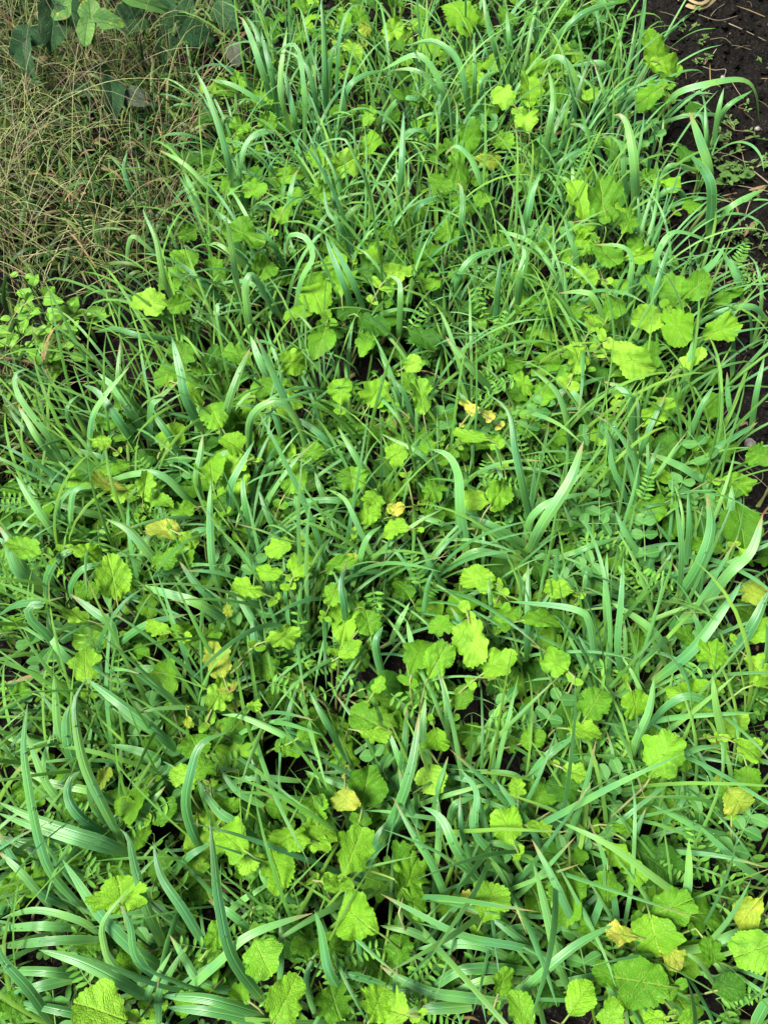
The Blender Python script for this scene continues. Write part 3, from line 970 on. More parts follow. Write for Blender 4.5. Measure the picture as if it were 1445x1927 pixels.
# ------------------------------------------------------------------ radishes: crop cx,cy,len,wid,tip angle,tone
RAD = """
A 565,1130,135,110,170,1 920,880,150,110,160,0 700,980,120,90,100,0 710,880,70,60,200,4 870,690,90,70,60,0 820,1020,90,75,120,4 1000,1010,120,90,60,0
A 1300,620,120,90,30,1 1200,595,90,75,150,1 1398,540,90,65,65,1 1210,730,90,70,20,0 1330,180,80,55,-20,1 1360,60,90,90,100,0 1385,100,70,50,80,5 1390,440,70,50,60,0
A 1395,1020,120,100,45,3 1195,1115,140,110,110,1 740,1080,90,80,150,4 910,470,90,70,60,0 850,330,80,60,150,0 1010,460,70,55,20,0 960,720,90,70,0,0 800,620,80,60,30,4
A 1070,800,90,70,60,0 680,1150,80,70,200,0 1420,960,80,70,-20,1 900,305,70,50,110,0 755,340,60,45,160,5 1110,740,80,60,200,0 640,1030,70,55,150,4 1290,1060,100,80,90,0 1090,660,90,60,10,1
B 300,50,140,115,120,1 390,55,100,95,50,0 165,165,120,95,160,0 40,110,90,70,200,1 350,320,100,60,80,1 1020,205,155,90,140,1 1080,265,120,80,-20,1 995,360,100,90,200,0
B 570,250,110,70,60,1 550,340,140,105,80,1 450,360,95,80,140,1 540,440,90,80,100,1 320,530,130,100,40,4 445,530,100,60,22,0 400,600,100,60,-10,5 285,630,135,85,-75,0
B 300,780,110,85,30,0 240,865,85,90,-90,0 740,750,150,90,105,1 820,760,170,125,95,0 922,830,100,75,60,0 735,875,85,55,170,1 760,915,110,75,45,1 840,960,115,95,-60,0
B 760,1035,100,80,170,1 165,950,130,95,70,4 60,1010,140,95,50,1 180,1060,80,60,200,4 600,1150,120,95,20,0 990,1200,115,105,190,1 1100,1220,140,105,-65,1 1180,1070,130,100,40,0
B 1265,1240,130,90,20,1 1290,1110,110,50,30,4 900,1070,70,85,90,0 870,1150,100,80,60,0 960,960,100,55,10,1 1095,1090,120,90,130,0 10,620,70,75,90,3 470,60,60,90,60,0
B 660,370,85,50,80,4 375,740,80,60,40,0 30,890,80,60,120,1 540,1040,90,70,150,0 700,1180,100,70,200,4 1000,1060,80,60,100,0 220,690,90,60,150,0 800,1200,100,80,60,1
C 900,50,110,85,150,0 1105,85,115,85,10,1 1010,170,125,65,180,0 730,190,120,85,-20,1 805,275,115,100,120,0 890,290,95,90,-60,4 880,390,85,90,150,1 1010,410,100,85,80,4
C 800,490,120,105,100,1 890,470,90,80,200,1 430,480,110,55,190,0 400,545,120,55,175,5 470,575,100,60,200,1 550,550,95,65,80,1 590,595,110,55,-20,0 1110,525,120,85,60,0
C 1100,230,85,60,150,1 1080,275,80,50,-30,1 1285,190,90,85,90,1 1420,200,110,110,60,1 1330,520,90,110,100,0 625,720,125,75,170,5 720,755,90,70,-30,1 1050,780,110,75,200,1
C 1190,755,110,70,10,4 1140,840,115,95,60,1 1015,878,100,55,175,1 105,790,130,75,160,0 330,805,110,75,-20,1 430,900,155,115,100,1 330,945,85,70,200,0 620,830,95,80,30,0
C 590,1090,125,60,170,1 700,1100,110,70,10,1 780,1110,100,95,120,0 940,940,120,70,160,1 858,1020,60,45,-80,2 820,1205,140,95,110,5 1070,1120,120,80,10,1 1260,960,100,85,70,1
C 1280,850,110,60,20,0 1330,830,60,50,60,2 290,1043,100,55,170,1 320,1225,130,105,100,1 1390,660,100,80,60,1 1320,1170,90,60,30,1 1390,1070,85,90,100,0 1410,600,80,65,160,1
C 1100,620,80,60,90,3 40,1070,95,45,200,4 960,1160,115,100,60,3 640,130,110,80,200,0 450,190,80,60,100,4 1200,330,80,60,150,4 690,50,90,70,150,0 1290,1040,90,70,200,4
C 520,1180,100,80,150,4 1180,420,80,60,10,0 690,640,90,70,200,4 380,380,80,60,150,1 1000,1230,110,90,150,4 560,1010,90,70,100,4 810,680,80,60,60,0
D 740,60,165,100,65,1 700,130,90,80,200,0 930,75,175,105,-40,1 1160,70,100,80,20,1 1000,60,100,80,90,0 142,210,125,80,95,0 530,165,95,55,120,1 600,200,110,85,60,0
D 1025,270,135,85,40,1 1070,400,100,115,90,3 1260,400,135,100,10,4 1335,540,125,85,-10,0 1345,700,170,150,-85,4 1415,430,90,85,170,0 330,362,125,50,165,1 405,380,100,50,-10,0
D 570,520,95,80,100,3 440,575,125,100,45,0 340,600,100,80,170,1 50,632,75,55,190,2 190,560,110,80,70,0 40,700,105,90,170,1 360,900,130,90,160,1 412,920,85,70,-30,0
D 655,932,95,70,170,1 790,940,70,55,20,3 590,870,75,65,100,3 335,1130,165,130,-75,1 220,1072,90,75,180,0 460,1030,105,80,10,0 130,1165,150,115,80,4 212,1195,135,100,60,0
D 430,1215,140,105,30,1 600,1040,160,75,10,0 640,1205,120,95,150,0 940,1000,65,55,100,4 1230,1180,105,110,90,1 1390,940,110,100,100,5 1410,1090,110,85,20,1 1410,1230,100,115,-60,1
D 1215,770,120,65,170,4 330,250,110,42,150,2 395,280,75,42,-20,2 110,90,70,60,20,1 50,430,85,80,120,1 160,400,80,60,200,0 30,245,75,60,150,0 240,440,80,55,30,4
D 700,700,80,55,20,3 1360,820,80,65,-60,1 550,330,80,60,180,4 260,640,80,55,30,4 850,520,80,60,120,3 490,90,90,60,190,4 1240,250,90,70,70,4 80,930,90,70,120,4 960,1130,100,80,20,4
E 865,600,175,145,150,1 1095,595,140,95,170,1 1200,580,135,135,30,1 1335,640,165,140,60,1 1050,715,155,115,-70,1 940,680,90,80,200,1 1210,412,130,105,90,3 1380,405,145,130,80,4
E 1190,490,105,100,100,0 1300,450,80,105,-80,5 738,245,95,110,100,0 700,360,110,80,170,1 762,330,85,105,60,0 460,810,120,205,100,1 380,1245,185,155,160,1 1340,895,165,150,150,1
E 1080,1210,165,130,60,1 1270,765,120,65,-10,1 990,1045,120,145,-60,0 820,965,105,80,60,0 500,1060,125,110,200,4 870,480,80,60,60,0 470,480,100,70,150,1 260,495,105,80,200,4
E 830,55,135,95,60,1 960,90,65,50,120,1 1180,190,125,100,30,0 1370,140,110,85,150,0 1410,205,115,60,-15,1 600,710,95,100,80,4 1425,1220,120,130,60,1 1260,1210,110,155,-80,4
E 620,500,115,80,40,4 980,800,95,80,60,3 1250,1010,115,95,30,4 900,1185,105,75,150,4 70,35,95,60,160,4 712,160,55,42,-80,2 1430,20,65,50,60,1 390,370,80,50,60,5
E 140,760,110,80,60,4 60,1240,120,90,150,4 700,1220,100,80,200,4 330,1010,100,80,120,4 1150,990,100,80,200,4 560,240,100,70,100,4 230,40,100,70,60,4 1050,480,90,70,120,4
F 790,90,115,110,60,0 950,90,105,115,-70,1 180,372,100,110,-60,1 200,235,95,100,-80,1 755,190,115,70,-10,1 1052,280,170,150,60,0 1140,290,85,105,-60,4 680,400,115,110,160,3
F 722,350,95,70,-30,1 590,430,70,115,80,4 500,400,75,65,100,1 465,545,125,115,120,1 590,555,105,60,-10,1 640,642,95,90,150,3 840,765,95,105,-100,0 880,660,110,85,-20,1
F 710,770,105,110,90,0 730,665,85,55,20,4 400,830,125,140,70,1 320,815,65,62,150,2 100,745,175,140,60,4 120,835,120,80,-60,0 1085,850,160,125,20,0 1210,870,165,130,5,4
F 1020,965,145,175,-75,1 890,952,135,80,170,2 1365,870,165,110,230,2 1395,1010,155,130,200,0 968,1130,190,165,170,0 740,1190,125,95,60,1 840,1100,105,80,150,4 55,1010,100,105,100,4
F 40,1240,120,135,160,1 850,1260,115,85,60,1 520,1250,135,85,100,1 1010,1265,95,62,170,1 1150,1270,85,55,20,1 1370,260,125,80,-30,1 1370,370,85,105,-80,0 1335,455,95,115,-60,5
F 760,920,110,65,170,4 942,720,95,80,-40,0 480,1050,90,45,10,3 905,550,95,60,-20,4 1425,10,75,35,10,1 1090,1030,105,85,-60,5 60,640,100,70,200,4 1290,420,70,50,100,0
F 300,60,100,70,60,4 560,220,90,70,20,4 1230,1010,100,80,-60,4 640,1180,100,80,200,3 1300,1150,110,80,20,3 450,1130,100,80,60,4 240,1100,100,80,150,3 820,340,100,70,100,3 1180,60,90,60,60,4
"""
rl = []
random.seed(5)
for line in RAD.strip().splitlines():
    t = line.split(); c = t[0]
    for q in t[1:]:
        x, y, L, W, an, tone = map(float, q.split(','))
        px, py = cpx(c, x, y)
        big = max(L, W)
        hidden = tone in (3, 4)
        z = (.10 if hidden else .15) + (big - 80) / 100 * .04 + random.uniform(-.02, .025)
        z = min(.24, max(.09, z + .035))
        C = at_z(px, py, z); dep = project(C)[2]
        s = .5 * dep / FPX * 1.14
        toc = norm(CAMP - C)
        th = math.radians(an)
        up = np.array([0, SP, CP])
        dirv = np.array([math.cos(th), 0, 0]) + up * math.sin(th)
        N = norm(toc * .75 + np.array([random.uniform(-.6, .6), random.uniform(-.5, .5), .5]))
        Y = norm(dirv - np.dot(dirv, N) * N)
        L3, W3 = (L * s, W * s) if tone != 2 else (L * s * .84, W * s * .84)
        O = C - Y * L3 * .5
        # crown of the rosette: back from the leaf, on the ground
        back = O - Y * .02
        rl.append(dict(O=O, Y=Y, N=N, L=L3, W=W3, tone=int(tone), g=np.array([O[0] - Y[0] * .05, O[1] - Y[1] * .05]), px=px, py=py))
# group leaves into rosettes
rc = []
for b in rl:
    best = None
    for c in rc:
        g = np.mean([k['g'] for k in c], axis=0); d = np.linalg.norm(g - b['g'])
        if d < .115 and len(c) < 6 and (best is None or d < best[0]): best = (d, c)
    if best: best[1].append(b)
    else: rc.append([b])
TN = {0: 'rad0', 1: 'rad1', 2: 'rad2', 3: 'rad3', 4: 'rad4', 5: 'rad5'}
def radish_leaf(root, loc, O, Y, N, L, W, tone, extra=True, lod=0):
    acc = Acc(); mat = TN[tone]
    bend = random.uniform(-.35, 1.15)
    narrow = L > W * 1.45
    polar_leaf(acc, O, Y, N, L, W, mat, teeth=random.choice([22, 24, 28, 30, 34]), tooth=random.uniform(.045, .08), ruffle=random.uniform(.05, .12),
               bend=bend, fold=random.uniform(.0, .35), lobes=random.uniform(.0, .25), egg=random.uniform(.05, .4) if narrow else random.uniform(-.05, .2),
               nr=8 if lod == 0 else 5, na=120 if lod == 0 else 48, notch=random.choice([0, 1, 1, 2, 3]))
    base = np.asarray(loc, float); O = np.asarray(O, float)
    mid = (base + O) / 2 - Y * .01 + np.array([0, 0, .02])
    S = smooth_path([base + np.array([random.uniform(-.006, .006), random.uniform(-.006, .006), 0]), mid, O - Y * .012, O + Y * L * .12 - np.asarray(N) * .0006], 10)
    st = Acc(); tube(st, S[:6], .0030, .0022, 'stalk', 6); tube(acc, S[5:], .0021, .0013, 'stalk', 6)
    T = tangents(S)
    if extra:
        for k, f in enumerate((7.6, 6.2)[:random.choice([0, 1, 2, 2])]):
            i = int(f); p = S[i] + (S[i + 1] - S[i]) * (f - i)
            for sgn in (-1, 1):
                X = norm(np.cross(T[i], N)); d = norm(X * sgn + T[i] * .55)
                polar_leaf(acc, p - d * .002, d, N, L * random.uniform(.22, .36) * (1 - .25 * k), L * random.uniform(.16, .26) * (1 - .2 * k), mat, teeth=9, tooth=.08,
                           ruffle=.06, bend=.3, fold=.1, nr=4, na=24)
    o = acc.build("leaf", root, loc); st.build("leaf_stalk", o, loc)
    if tone == 2: o["label"] = "yellowed leaf"
    return o
items = []
CW = {1: "one", 2: "two", 3: "three", 4: "four", 5: "five", 6: "six"}
random.seed(6)
for c in rc:
    g = np.mean([k['g'] for k in c], axis=0)
    loc = np.array([g[0], g[1], float(ground_h(*g))])
    root = empty("radish_plant", loc)
    for b in c:
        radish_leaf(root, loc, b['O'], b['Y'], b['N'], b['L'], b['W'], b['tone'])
    nlow = random.randint(1, 3)
    for _ in range(nlow):
        az = random.uniform(0, 2 * PI); r = random.uniform(.05, .10); z = random.uniform(.045, .09)
        d = np.array([math.sin(az), math.cos(az), .15]); O = loc + np.array([d[0] * r, d[1] * r, z])
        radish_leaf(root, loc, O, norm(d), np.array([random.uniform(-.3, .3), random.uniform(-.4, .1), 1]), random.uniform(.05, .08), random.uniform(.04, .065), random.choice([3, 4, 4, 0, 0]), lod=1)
    px, py, _ = project(loc + np.array([0, 0, .12]))
    tn = [b['tone'] for b in c]
    hue = "yellowing" if 2 in tn else "pale" if 5 in tn and len(tn) < 3 else "lime green" if tn.count(1) * 2 >= len(tn) else "mid green" if 0 in tn or 4 in tn else "dark green"
    tag(root, cat="radish plant", group="radish plants among the oats")
    items.append((root, px, py, CW[len(c)] + " " + hue))
label_rows(items, "radish plant, {look} leaves, {n} from left {band}")
# smaller radishes between them: seven built, the rest copied
random.seed(66)
rp = []
for i in range(7):
    root = empty("radish_plant", (0, 0, 0))
    for k in range(random.randint(4, 6)):
        az = k * 1.25 + random.uniform(-.4, .4); r = random.uniform(.03, .085); z = random.uniform(.06, .15)
        d = np.array([math.sin(az), math.cos(az), random.uniform(-.1, .5)]); O = np.array([d[0] * r, d[1] * r, z])
        L = random.uniform(.045, .080)
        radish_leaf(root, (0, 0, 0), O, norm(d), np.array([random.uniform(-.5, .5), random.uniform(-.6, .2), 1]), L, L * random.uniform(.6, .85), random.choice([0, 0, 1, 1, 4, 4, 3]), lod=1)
    rp.append(root)
spots = rand_bed(min(90, 290 - len(rc)), -15, -.05, 2.85)
for i, (x, y) in enumerate(spots):
    pr = rp[i % 7]
    if i < 7: r = pr
    else:
        r = pr.copy(); COL.objects.link(r)
        for ch in list(pr.children):
            k = ch.copy(); COL.objects.link(k); k.parent = r
            for g in ch.children:
                q = g.copy(); COL.objects.link(q); q.parent = k
    r.location = (x, y, float(ground_h(x, y))); r.rotation_euler = (0, 0, random.uniform(0, 6.28)); sc = random.uniform(.8, 1.2); r.scale = (sc, sc, sc)
    px, py, _ = project((x, y, .1))
    tag(r, "small radish plant partly hidden under oat blades, rooted " + BANDS[band_of(py)], "radish plant", "small radish plants, " + BANDS[band_of(py)])
print("radish plants", len(rc), "leaves", len(rl))

# ------------------------------------------------------------------ vetch and pea sprigs
def vetch_leaf(acc, O, Y, N, L, pairs, mat='vetch', ll=.019, lw=.0064):
    X, Y, Z = frame_from(Y, N)
    t = np.linspace(0, 1, 10)
    cv = random.uniform(-.25, .25)
    P = O[None] + Y * (t * L)[:, None] + X * (cv * L * t ** 2)[:, None] - Z * (.25 * L * t ** 2)[:, None]
    tube(acc, P, .0009, .0004, 'green_stem', 4)
    T = tangents(P)
    for k in range(pairs):
        f = .12 + .80 * k / max(1, pairs - 1); i = min(8, int(f * 9)); p = P[i] + (P[i + 1] - P[i]) * (f * 9 - i)
        for sg in (-1, 1):
            d = norm(np.cross(T[i], Z) * sg + T[i] * random.uniform(.2, .5) + Z * random.uniform(-.1, .35))
            s = 1 - .35 * f
            small_leaf(acc, p, d, Z + .2 * X * random.uniform(-1, 1), ll * s * random.uniform(.85, 1.15), lw * s, mat, rows=6, pw=.6, fold=.3, bend=.25)
    # tendril
    Q = smooth_path([P[-1], P[-1] + T[-1] * .012 + X * .004, P[-1] + T[-1] * .018 - X * .004 + Z * .004, P[-1] + T[-1] * .014 - X * .008], 8)
    tube(acc, Q, .0004, .0002, 'green_stem', 3)

def sprig_plant(name, px, py, z, an, kind, nleaf=3, label_items=None):
    C = at_z(px, py, z)
    toc = norm(CAMP - C); th = math.radians(an)
    dirv = np.array([math.cos(th), 0, 0]) + np.array([0, SP, CP]) * math.sin(th)
    loc = np.array([C[0] + random.uniform(-.03, .03), C[1] + random.uniform(-.03, .03), 0]); loc[2] = float(ground_h(loc[0], loc[1]))
    root = empty(name, loc)
    acc = Acc()
    N0 = norm(toc * .7 + np.array([0, 0, .6]))
    Y0 = norm(dirv - np.dot(dirv, N0) * N0)
    top = C - Y0 * .03
    S = smooth_path([loc, loc * .5 + top * .5 + np.array([random.uniform(-.02, .02), random.uniform(-.02, .02), .01]), top], 9)
    tube(acc, S, .0015, .0009, 'green_stem', 5)
    acc.build("stem", root, loc)
    for k in range(nleaf):
        acc = Acc()
        if k == 0: O, Y, N = top, Y0, N0
        else:
            O = S[max(2, 8 - 2 * k)]; a = th + random.choice([-1, 1]) * random.uniform(.7, 2.2)
            d = np.array([math.cos(a), 0, 0]) + np.array([0, SP, CP]) * math.sin(a)
            N = norm(toc * .5 + np.array([random.uniform(-.3, .3), random.uniform(-.3, .3), .8])); Y = norm(d - np.dot(d, N) * N)
        if kind == 'vetch': vetch_leaf(acc, O, Y, N, random.uniform(.06, .095), random.randint(5, 8))
        else:
            X, Y, Z = frame_from(Y, N)
            P = smooth_path([O, O + Y * .03 + Z * .006, O + Y * .06, O + Y * .085 - Z * .006], 8)
            tube(acc, P, .0013, .0008, 'green_stem', 4)
            for j, f in enumerate((1, 4, 6)[:random.choice([2, 3])]):
                for sg in (-1, 1):
                    d = norm(X * sg + Y * random.uniform(.1, .6) + Z * random.uniform(0, .3))
                    polar_leaf(acc, P[f], d, Z + X * random.uniform(-.3, .3) + Y * random.uniform(-.2, .2), random.uniform(.022, .030), random.uniform(.016, .022), 'pea', teeth=2, tooth=.01,
                               ruffle=.02, bend=.3, fold=.25, nr=4, na=18)
            Q = smooth_path([P[-1], P[-1] + Y * .03 + X * .01, P[-1] + Y * .045 - X * .004, P[-1] + Y * .040 - X * .012 + Z * .008], 9)
            tube(acc, Q, .0005, .0003, 'green_stem', 3)
        acc.build("leaf", root, loc)
    return root
random.seed(9)
VET = """F 470,150,-10 F 900,270,60 F 1235,430,-80 F 1085,690,-60 F 860,1010,100 F 1320,1170,20 F 1180,620,90 F 340,1040,80 F 1290,640,150 F 820,200,-60 F 130,1070,100 F 930,340,20
E 840,300,180 E 550,400,120 E 1000,910,-90 E 760,1010,170 E 380,725,30 E 1120,800,100 E 450,20,90 E 260,610,-100 E 330,585,60 E 970,1080,-60 E 960,690,60 E 820,1150,30 E 30,1270,20 E 890,240,60
C 370,755,-90 C 60,770,-60 C 610,650,-20 C 1070,930,170 C 1130,1100,80 C 350,1195,60 C 20,880,180 C 100,600,160 C 580,770,200 C 40,620,180 C 20,830,160 C 1060,900,30 C 150,820,-40
D 130,870,100 D 520,380,90 D 880,760,-60 D 560,300,-90 D 930,860,20 D 1010,900,-30 D 420,80,200 D 900,1210,90 D 990,560,60
A 1090,570,-60 A 900,560,200 A 1000,880,120 B 350,1110,-80 B 730,640,90 B 1340,960,60 D 250,450,60 B 130,1190,60"""
toks = VET.split(); items = []
for _ in range(46):
    qx, qy = random.uniform(20, 1380), random.choice([random.uniform(700, 1900), random.uniform(900, 1900), random.uniform(300, 1900)])
    if interp(LEFT, qy) < qx < interp(RIGHT, qy): toks += ['P', '%d,%d,%d' % (qx, qy, random.uniform(0, 360))]
for i in range(0, len(toks), 2):
    x, y, an = map(float, toks[i + 1].split(',')); px, py = cpx(toks[i], x, y)
    r = sprig_plant("vetch_plant", px, py, random.uniform(.12, .17), an, 'vetch', random.randint(2, 4))
    tag(r, cat="vetch", group="vetch plants among the oats"); items.append((r, px, py, random.choice([""]))) 
label_rows(items, "vetch with feathery leaves of paired leaflets, {n} from the left {band}")
PEA = """F 590,150,20 F 640,110,60 F 740,250,-90 F 850,360,60 F 800,400,30 F 1060,440,0 F 700,560,200 F 790,580,-10 F 20,370,120 F 900,150,100 F 820,460,-40 F 1330,600,60 F 740,1010,100 F 500,680,-60
C 680,480,-80 C 760,845,0 C 160,510,170 C 1000,1000,60 C 140,1180,120 C 960,920,90 C 250,640,100
D 810,620,90 D 785,690,0 D 1130,1080,-60 D 1085,600,60 D 1260,600,30 D 780,350,10 D 240,300,100 D 500,640,0 D 710,880,30 D 980,770,90 D 560,300,60 D 1200,420,120
E 600,90,20 E 660,390,150 E 540,210,0 E 600,300,60 E 440,130,120 E 20,810,120 E 210,1260,-80 E 590,940,60
B 590,870,160 B 620,560,100 B 1010,490,-60 B 820,50,60 B 400,460,180"""
toks = PEA.split(); items = []
for i in range(0, len(toks), 2):
    x, y, an = map(float, toks[i + 1].split(',')); px, py = cpx(toks[i], x, y)
    r = sprig_plant("pea_plant", px, py, random.uniform(.11, .17), an, 'pea', random.randint(2, 3))
    tag(r, cat="pea plant", group="pea plants among the oats"); items.append((r, px, py, ""))
label_rows(items, "pea plant with paired oval blue green leaflets, {n} from the left {band}")

# ------------------------------------------------------------------ low growth that nobody could count
random.seed(31)
acc = Acc()
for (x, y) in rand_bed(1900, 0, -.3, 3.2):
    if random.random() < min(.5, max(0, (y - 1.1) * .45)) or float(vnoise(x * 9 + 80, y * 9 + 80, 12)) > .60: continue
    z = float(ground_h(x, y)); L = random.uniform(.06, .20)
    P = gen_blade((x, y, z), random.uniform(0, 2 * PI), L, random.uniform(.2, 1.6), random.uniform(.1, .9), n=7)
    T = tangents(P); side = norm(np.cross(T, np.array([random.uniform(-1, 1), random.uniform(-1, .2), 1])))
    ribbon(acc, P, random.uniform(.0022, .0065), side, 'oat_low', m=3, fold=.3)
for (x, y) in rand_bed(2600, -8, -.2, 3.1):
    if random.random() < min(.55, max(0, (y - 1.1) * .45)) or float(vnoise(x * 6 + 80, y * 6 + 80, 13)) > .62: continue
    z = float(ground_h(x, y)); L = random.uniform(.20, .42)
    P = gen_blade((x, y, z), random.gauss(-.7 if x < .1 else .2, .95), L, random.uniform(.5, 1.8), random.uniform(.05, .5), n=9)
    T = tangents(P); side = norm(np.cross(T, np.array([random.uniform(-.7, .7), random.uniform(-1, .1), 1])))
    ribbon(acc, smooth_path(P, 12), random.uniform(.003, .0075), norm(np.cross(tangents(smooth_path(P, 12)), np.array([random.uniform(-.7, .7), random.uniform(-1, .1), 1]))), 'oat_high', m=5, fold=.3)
tag(acc.build("short_grass"), "short thin green grass blades filling the gaps under the oats and radishes", "grass", kind="stuff")
acc = Acc()
patches = [cpx('B', 740, 80), cpx('B', 840, 130), cpx('D', 1050, 560), cpx('D', 800, 640), cpx('D', 720, 880), cpx('D', 500, 620), cpx('D', 240, 300), cpx('D', 650, 370), cpx('D', 500, 900), cpx('D', 200, 800),
           cpx('E', 600, 90), cpx('C', 1370, 930), cpx('C', 230, 620), cpx('F', 1180, 560), cpx('F', 740, 1000), cpx('B', 560, 560), cpx('D', 100, 950), cpx('C', 1250, 430), cpx('E', 400, 1120), cpx('F', 1400, 130)]
cl = []
for p in patches:
    g = at_z(p[0], p[1], .06)
    for _ in range(60):
        cl.append((g[0] + random.gauss(0, .05), g[1] + random.gauss(0, .05), random.uniform(.03, .10)))
for (x, y) in rand_bed(750, 0, -.2, 3.1): cl.append((x, y, random.uniform(.02, .085)))
for (x, y, z) in cl:
    c = np.array([x, y, z + float(ground_h(x, y))]); a0 = random.uniform(0, 6.28); s = random.uniform(.008, .015)
    tube(acc, np.array([[x + random.uniform(-.015, .015), y + random.uniform(-.015, .015), 0], c * [1, 1, .6], c]), .0007, .0005, 'green_stem', 3)
    tl = np.array([random.uniform(-.35, .35), random.uniform(-.5, .2), 1])
    for k in range(3):
        a = a0 + k * 2.09; d = np.array([math.cos(a), math.sin(a), random.uniform(-.1, .2)])
        small_leaf(acc, c, d, tl, s, s * .95, 'clover', rows=5, pw=.5, fold=.15, bend=.2, sharp=1.3)
tag(acc.build("clover"), "small three leaved clover growing low between the oats", "clover", kind="stuff")
# feathery and oval seedlings low down
acc = Acc()
for (x, y) in rand_bed(420, 10, -.2, 3.0):
    h = random.uniform(.03, .10); g = float(ground_h(x, y)); lean = np.array([random.uniform(-.03, .03), random.uniform(-.03, .03), h])
    b = np.array([x, y, g]); S = smooth_path([b, b + lean * .6, b + lean], 6); tube(acc, S, .0011, .0006, 'green_stem', 4)
    for k in range(random.randint(5, 9)):
        i = random.randint(2, 5); a = random.uniform(0, 6.28); d = np.array([math.cos(a), math.sin(a), random.uniform(0, .6)])
        L = random.uniform(.012, .03); small_leaf(acc, S[i], d, (0, 0, 1) + 0 * d, L, L * random.uniform(.28, .5), random.choice(['vetch', 'clover', 'clover', 'herb']), rows=6, bend=.4)
tag(acc.build("weed_seedlings"), "tiny mixed weed seedlings dotting the soil under the taller plants", "seedlings", kind="stuff")

# litter: dead straw and shrivelled leaf bits lying under the crop
acc = Acc()
def strip(n):
    out = []
    while len(out) < n:
        x, y = random.uniform(.4, 1.6), random.uniform(.2, 3.1)
        if not in_bed(x, y, 0): out.append((x, y))
    return out
for (x, y) in rand_bed(520, 60, -.2, 3.1) + strip(190):
    L = random.uniform(.03, .13); a = random.uniform(0, 6.28); g = float(ground_h(x, y)) + .002
    d = np.array([math.cos(a), math.sin(a), random.uniform(-.02, .06)])
    P = smooth_path([np.array([x, y, g]), np.array([x, y, g + .008]) + d * L * .5, np.array([x, y, g + .004]) + d * L + np.array([random.uniform(-.02, .02)] * 2 + [0])], 7)
    if random.random() < .6: tube(acc, P, .0013, .0008, 'dry', 4)
    else: ribbon(acc, P, random.uniform(.004, .010), norm(np.cross(tangents(P), np.array([.3, random.uniform(-.5, .5), 1]))), 'litter', m=3, fold=.5)
tag(acc.build("straw_litter"), "dead brown straw and shrivelled leaf bits lying under the crop", "litter", kind="stuff")

# ------------------------------------------------------------------ soil crumbs
def blob(acc, c, r, mat, nr=5, na=7, sq=.7):
    th = np.linspace(0, 2 * PI, na, endpoint=False); ph = np.linspace(.02, PI - .02, nr)
    R = r * (1 + RNG.uniform(-.32, .32, (nr, na)))
    V = np.stack([R * np.sin(ph)[:, None] * np.cos(th), R * np.sin(ph)[:, None] * np.sin(th), R * np.cos(ph)[:, None] * sq * np.ones(na)], -1) + np.asarray(c)
    acc.add(V.reshape(-1, 3), polq(nr, na), np.zeros((nr * na, 2)), mat)
acc = Acc(); n = 0
while n < 12000:
    x, y = random.uniform(-1.25, 1.7), random.uniform(-.1, 3.2)
    ib = in_bed(x, y, -40)
    if ib and random.random() < .8: continue
    if x < 0 and not ib and random.random() < .9: continue
    r = .0015 + .0125 * random.random() ** 3.5; blob(acc, (x, y, float(ground_h(x, y)) + r * .45), r, 'soil'); n += 1
tag(acc.build("soil_crumbs", smooth=False), "black crumbly clods scattered over the bare soil", "soil crumbs", kind="stuff")

# ------------------------------------------------------------------ dry wiry grass on the left
random.seed(41)
def left_spot():
    while True:
        px, py = random.uniform(-260, 560), random.uniform(-60, 960)
        edge = interp(LEFT, py) - 35 - (40 if py > 520 else 0)
        if px < edge and not (px < 150 and 490 < py < 740 and random.random() < .75): return px, py
def wiry(acc, n, mats, L0, L1, r, zsp, leafy=0):
    for _ in range(n):
        px, py = left_spot(); g = at_z(px, py, .03); x, y = g[0], g[1]
        if 520 < py and px > 130 and random.random() < .55: continue
        if float(vnoise(x * 7 + 50, y * 7 + 50, 9)) > .48: continue
        L = random.uniform(L0, L1) * (.65 if py > 560 else 1)
        P = gen_blade((x, y, random.uniform(0, zsp)), random.uniform(0, 2 * PI), L, random.uniform(.0, 1.0) ** 1.5 * 2.0, random.uniform(.1, 1.35), n=8)
        m = random.choice(mats)
        if 'dry' in mats:
            if py < 260 and random.random() < .45: continue
            m = 'wiry_red' if (py > 430 and px > 60 and random.random() < .5) else 'dry'
        elif px < 170 and py > 170 and random.random() < .5: m = 'straw_green'
        tube(acc, smooth_path(P, 10), r * random.uniform(.7, 1.3), r * .4, m, 3)
acc = Acc(); wiry(acc, 1150, ['dry', 'dry', 'dry', 'wiry_red'], .16, .48, .0010, .16)
# seed heads: finger-like sprays of fine racemes on top
for _ in range(60):
    px, py = left_spot()
    g = at_z(px, py, random.uniform(.12, .26)); n = random.randint(3, 6); a0 = random.uniform(0, 6.28)
    if py > 420 and random.random() < .6: continue
    m = random.choice(['dry', 'dry', 'dry', 'wiry_red'])
    P = smooth_path([np.array([g[0] + random.uniform(-.06, .06), g[1] + random.uniform(-.06, .06), 0]), g * [1, 1, .6], g], 6); tube(acc, P, .0011, .0007, m, 3)
    for k in range(n):
        a = a0 + k * 6.28 / n + random.uniform(-.3, .3); P = gen_blade(g, a, random.uniform(.06, .13), random.uniform(.3, 1.5), random.uniform(.5, 1.1), n=7)
        tube(acc, smooth_path(P, 9), .0008, .0005, m, 3)
tag(acc.build("dry_grass"), "tangled tan and pinkish dry wiry grass beside the bed", "dry grass", kind="stuff")
acc = Acc(); wiry(acc, 2800, ['wiry_green', 'wiry_green', 'wiry_green', 'wiry_green', 'wiry_red'], .14, .40, .0010, .10)
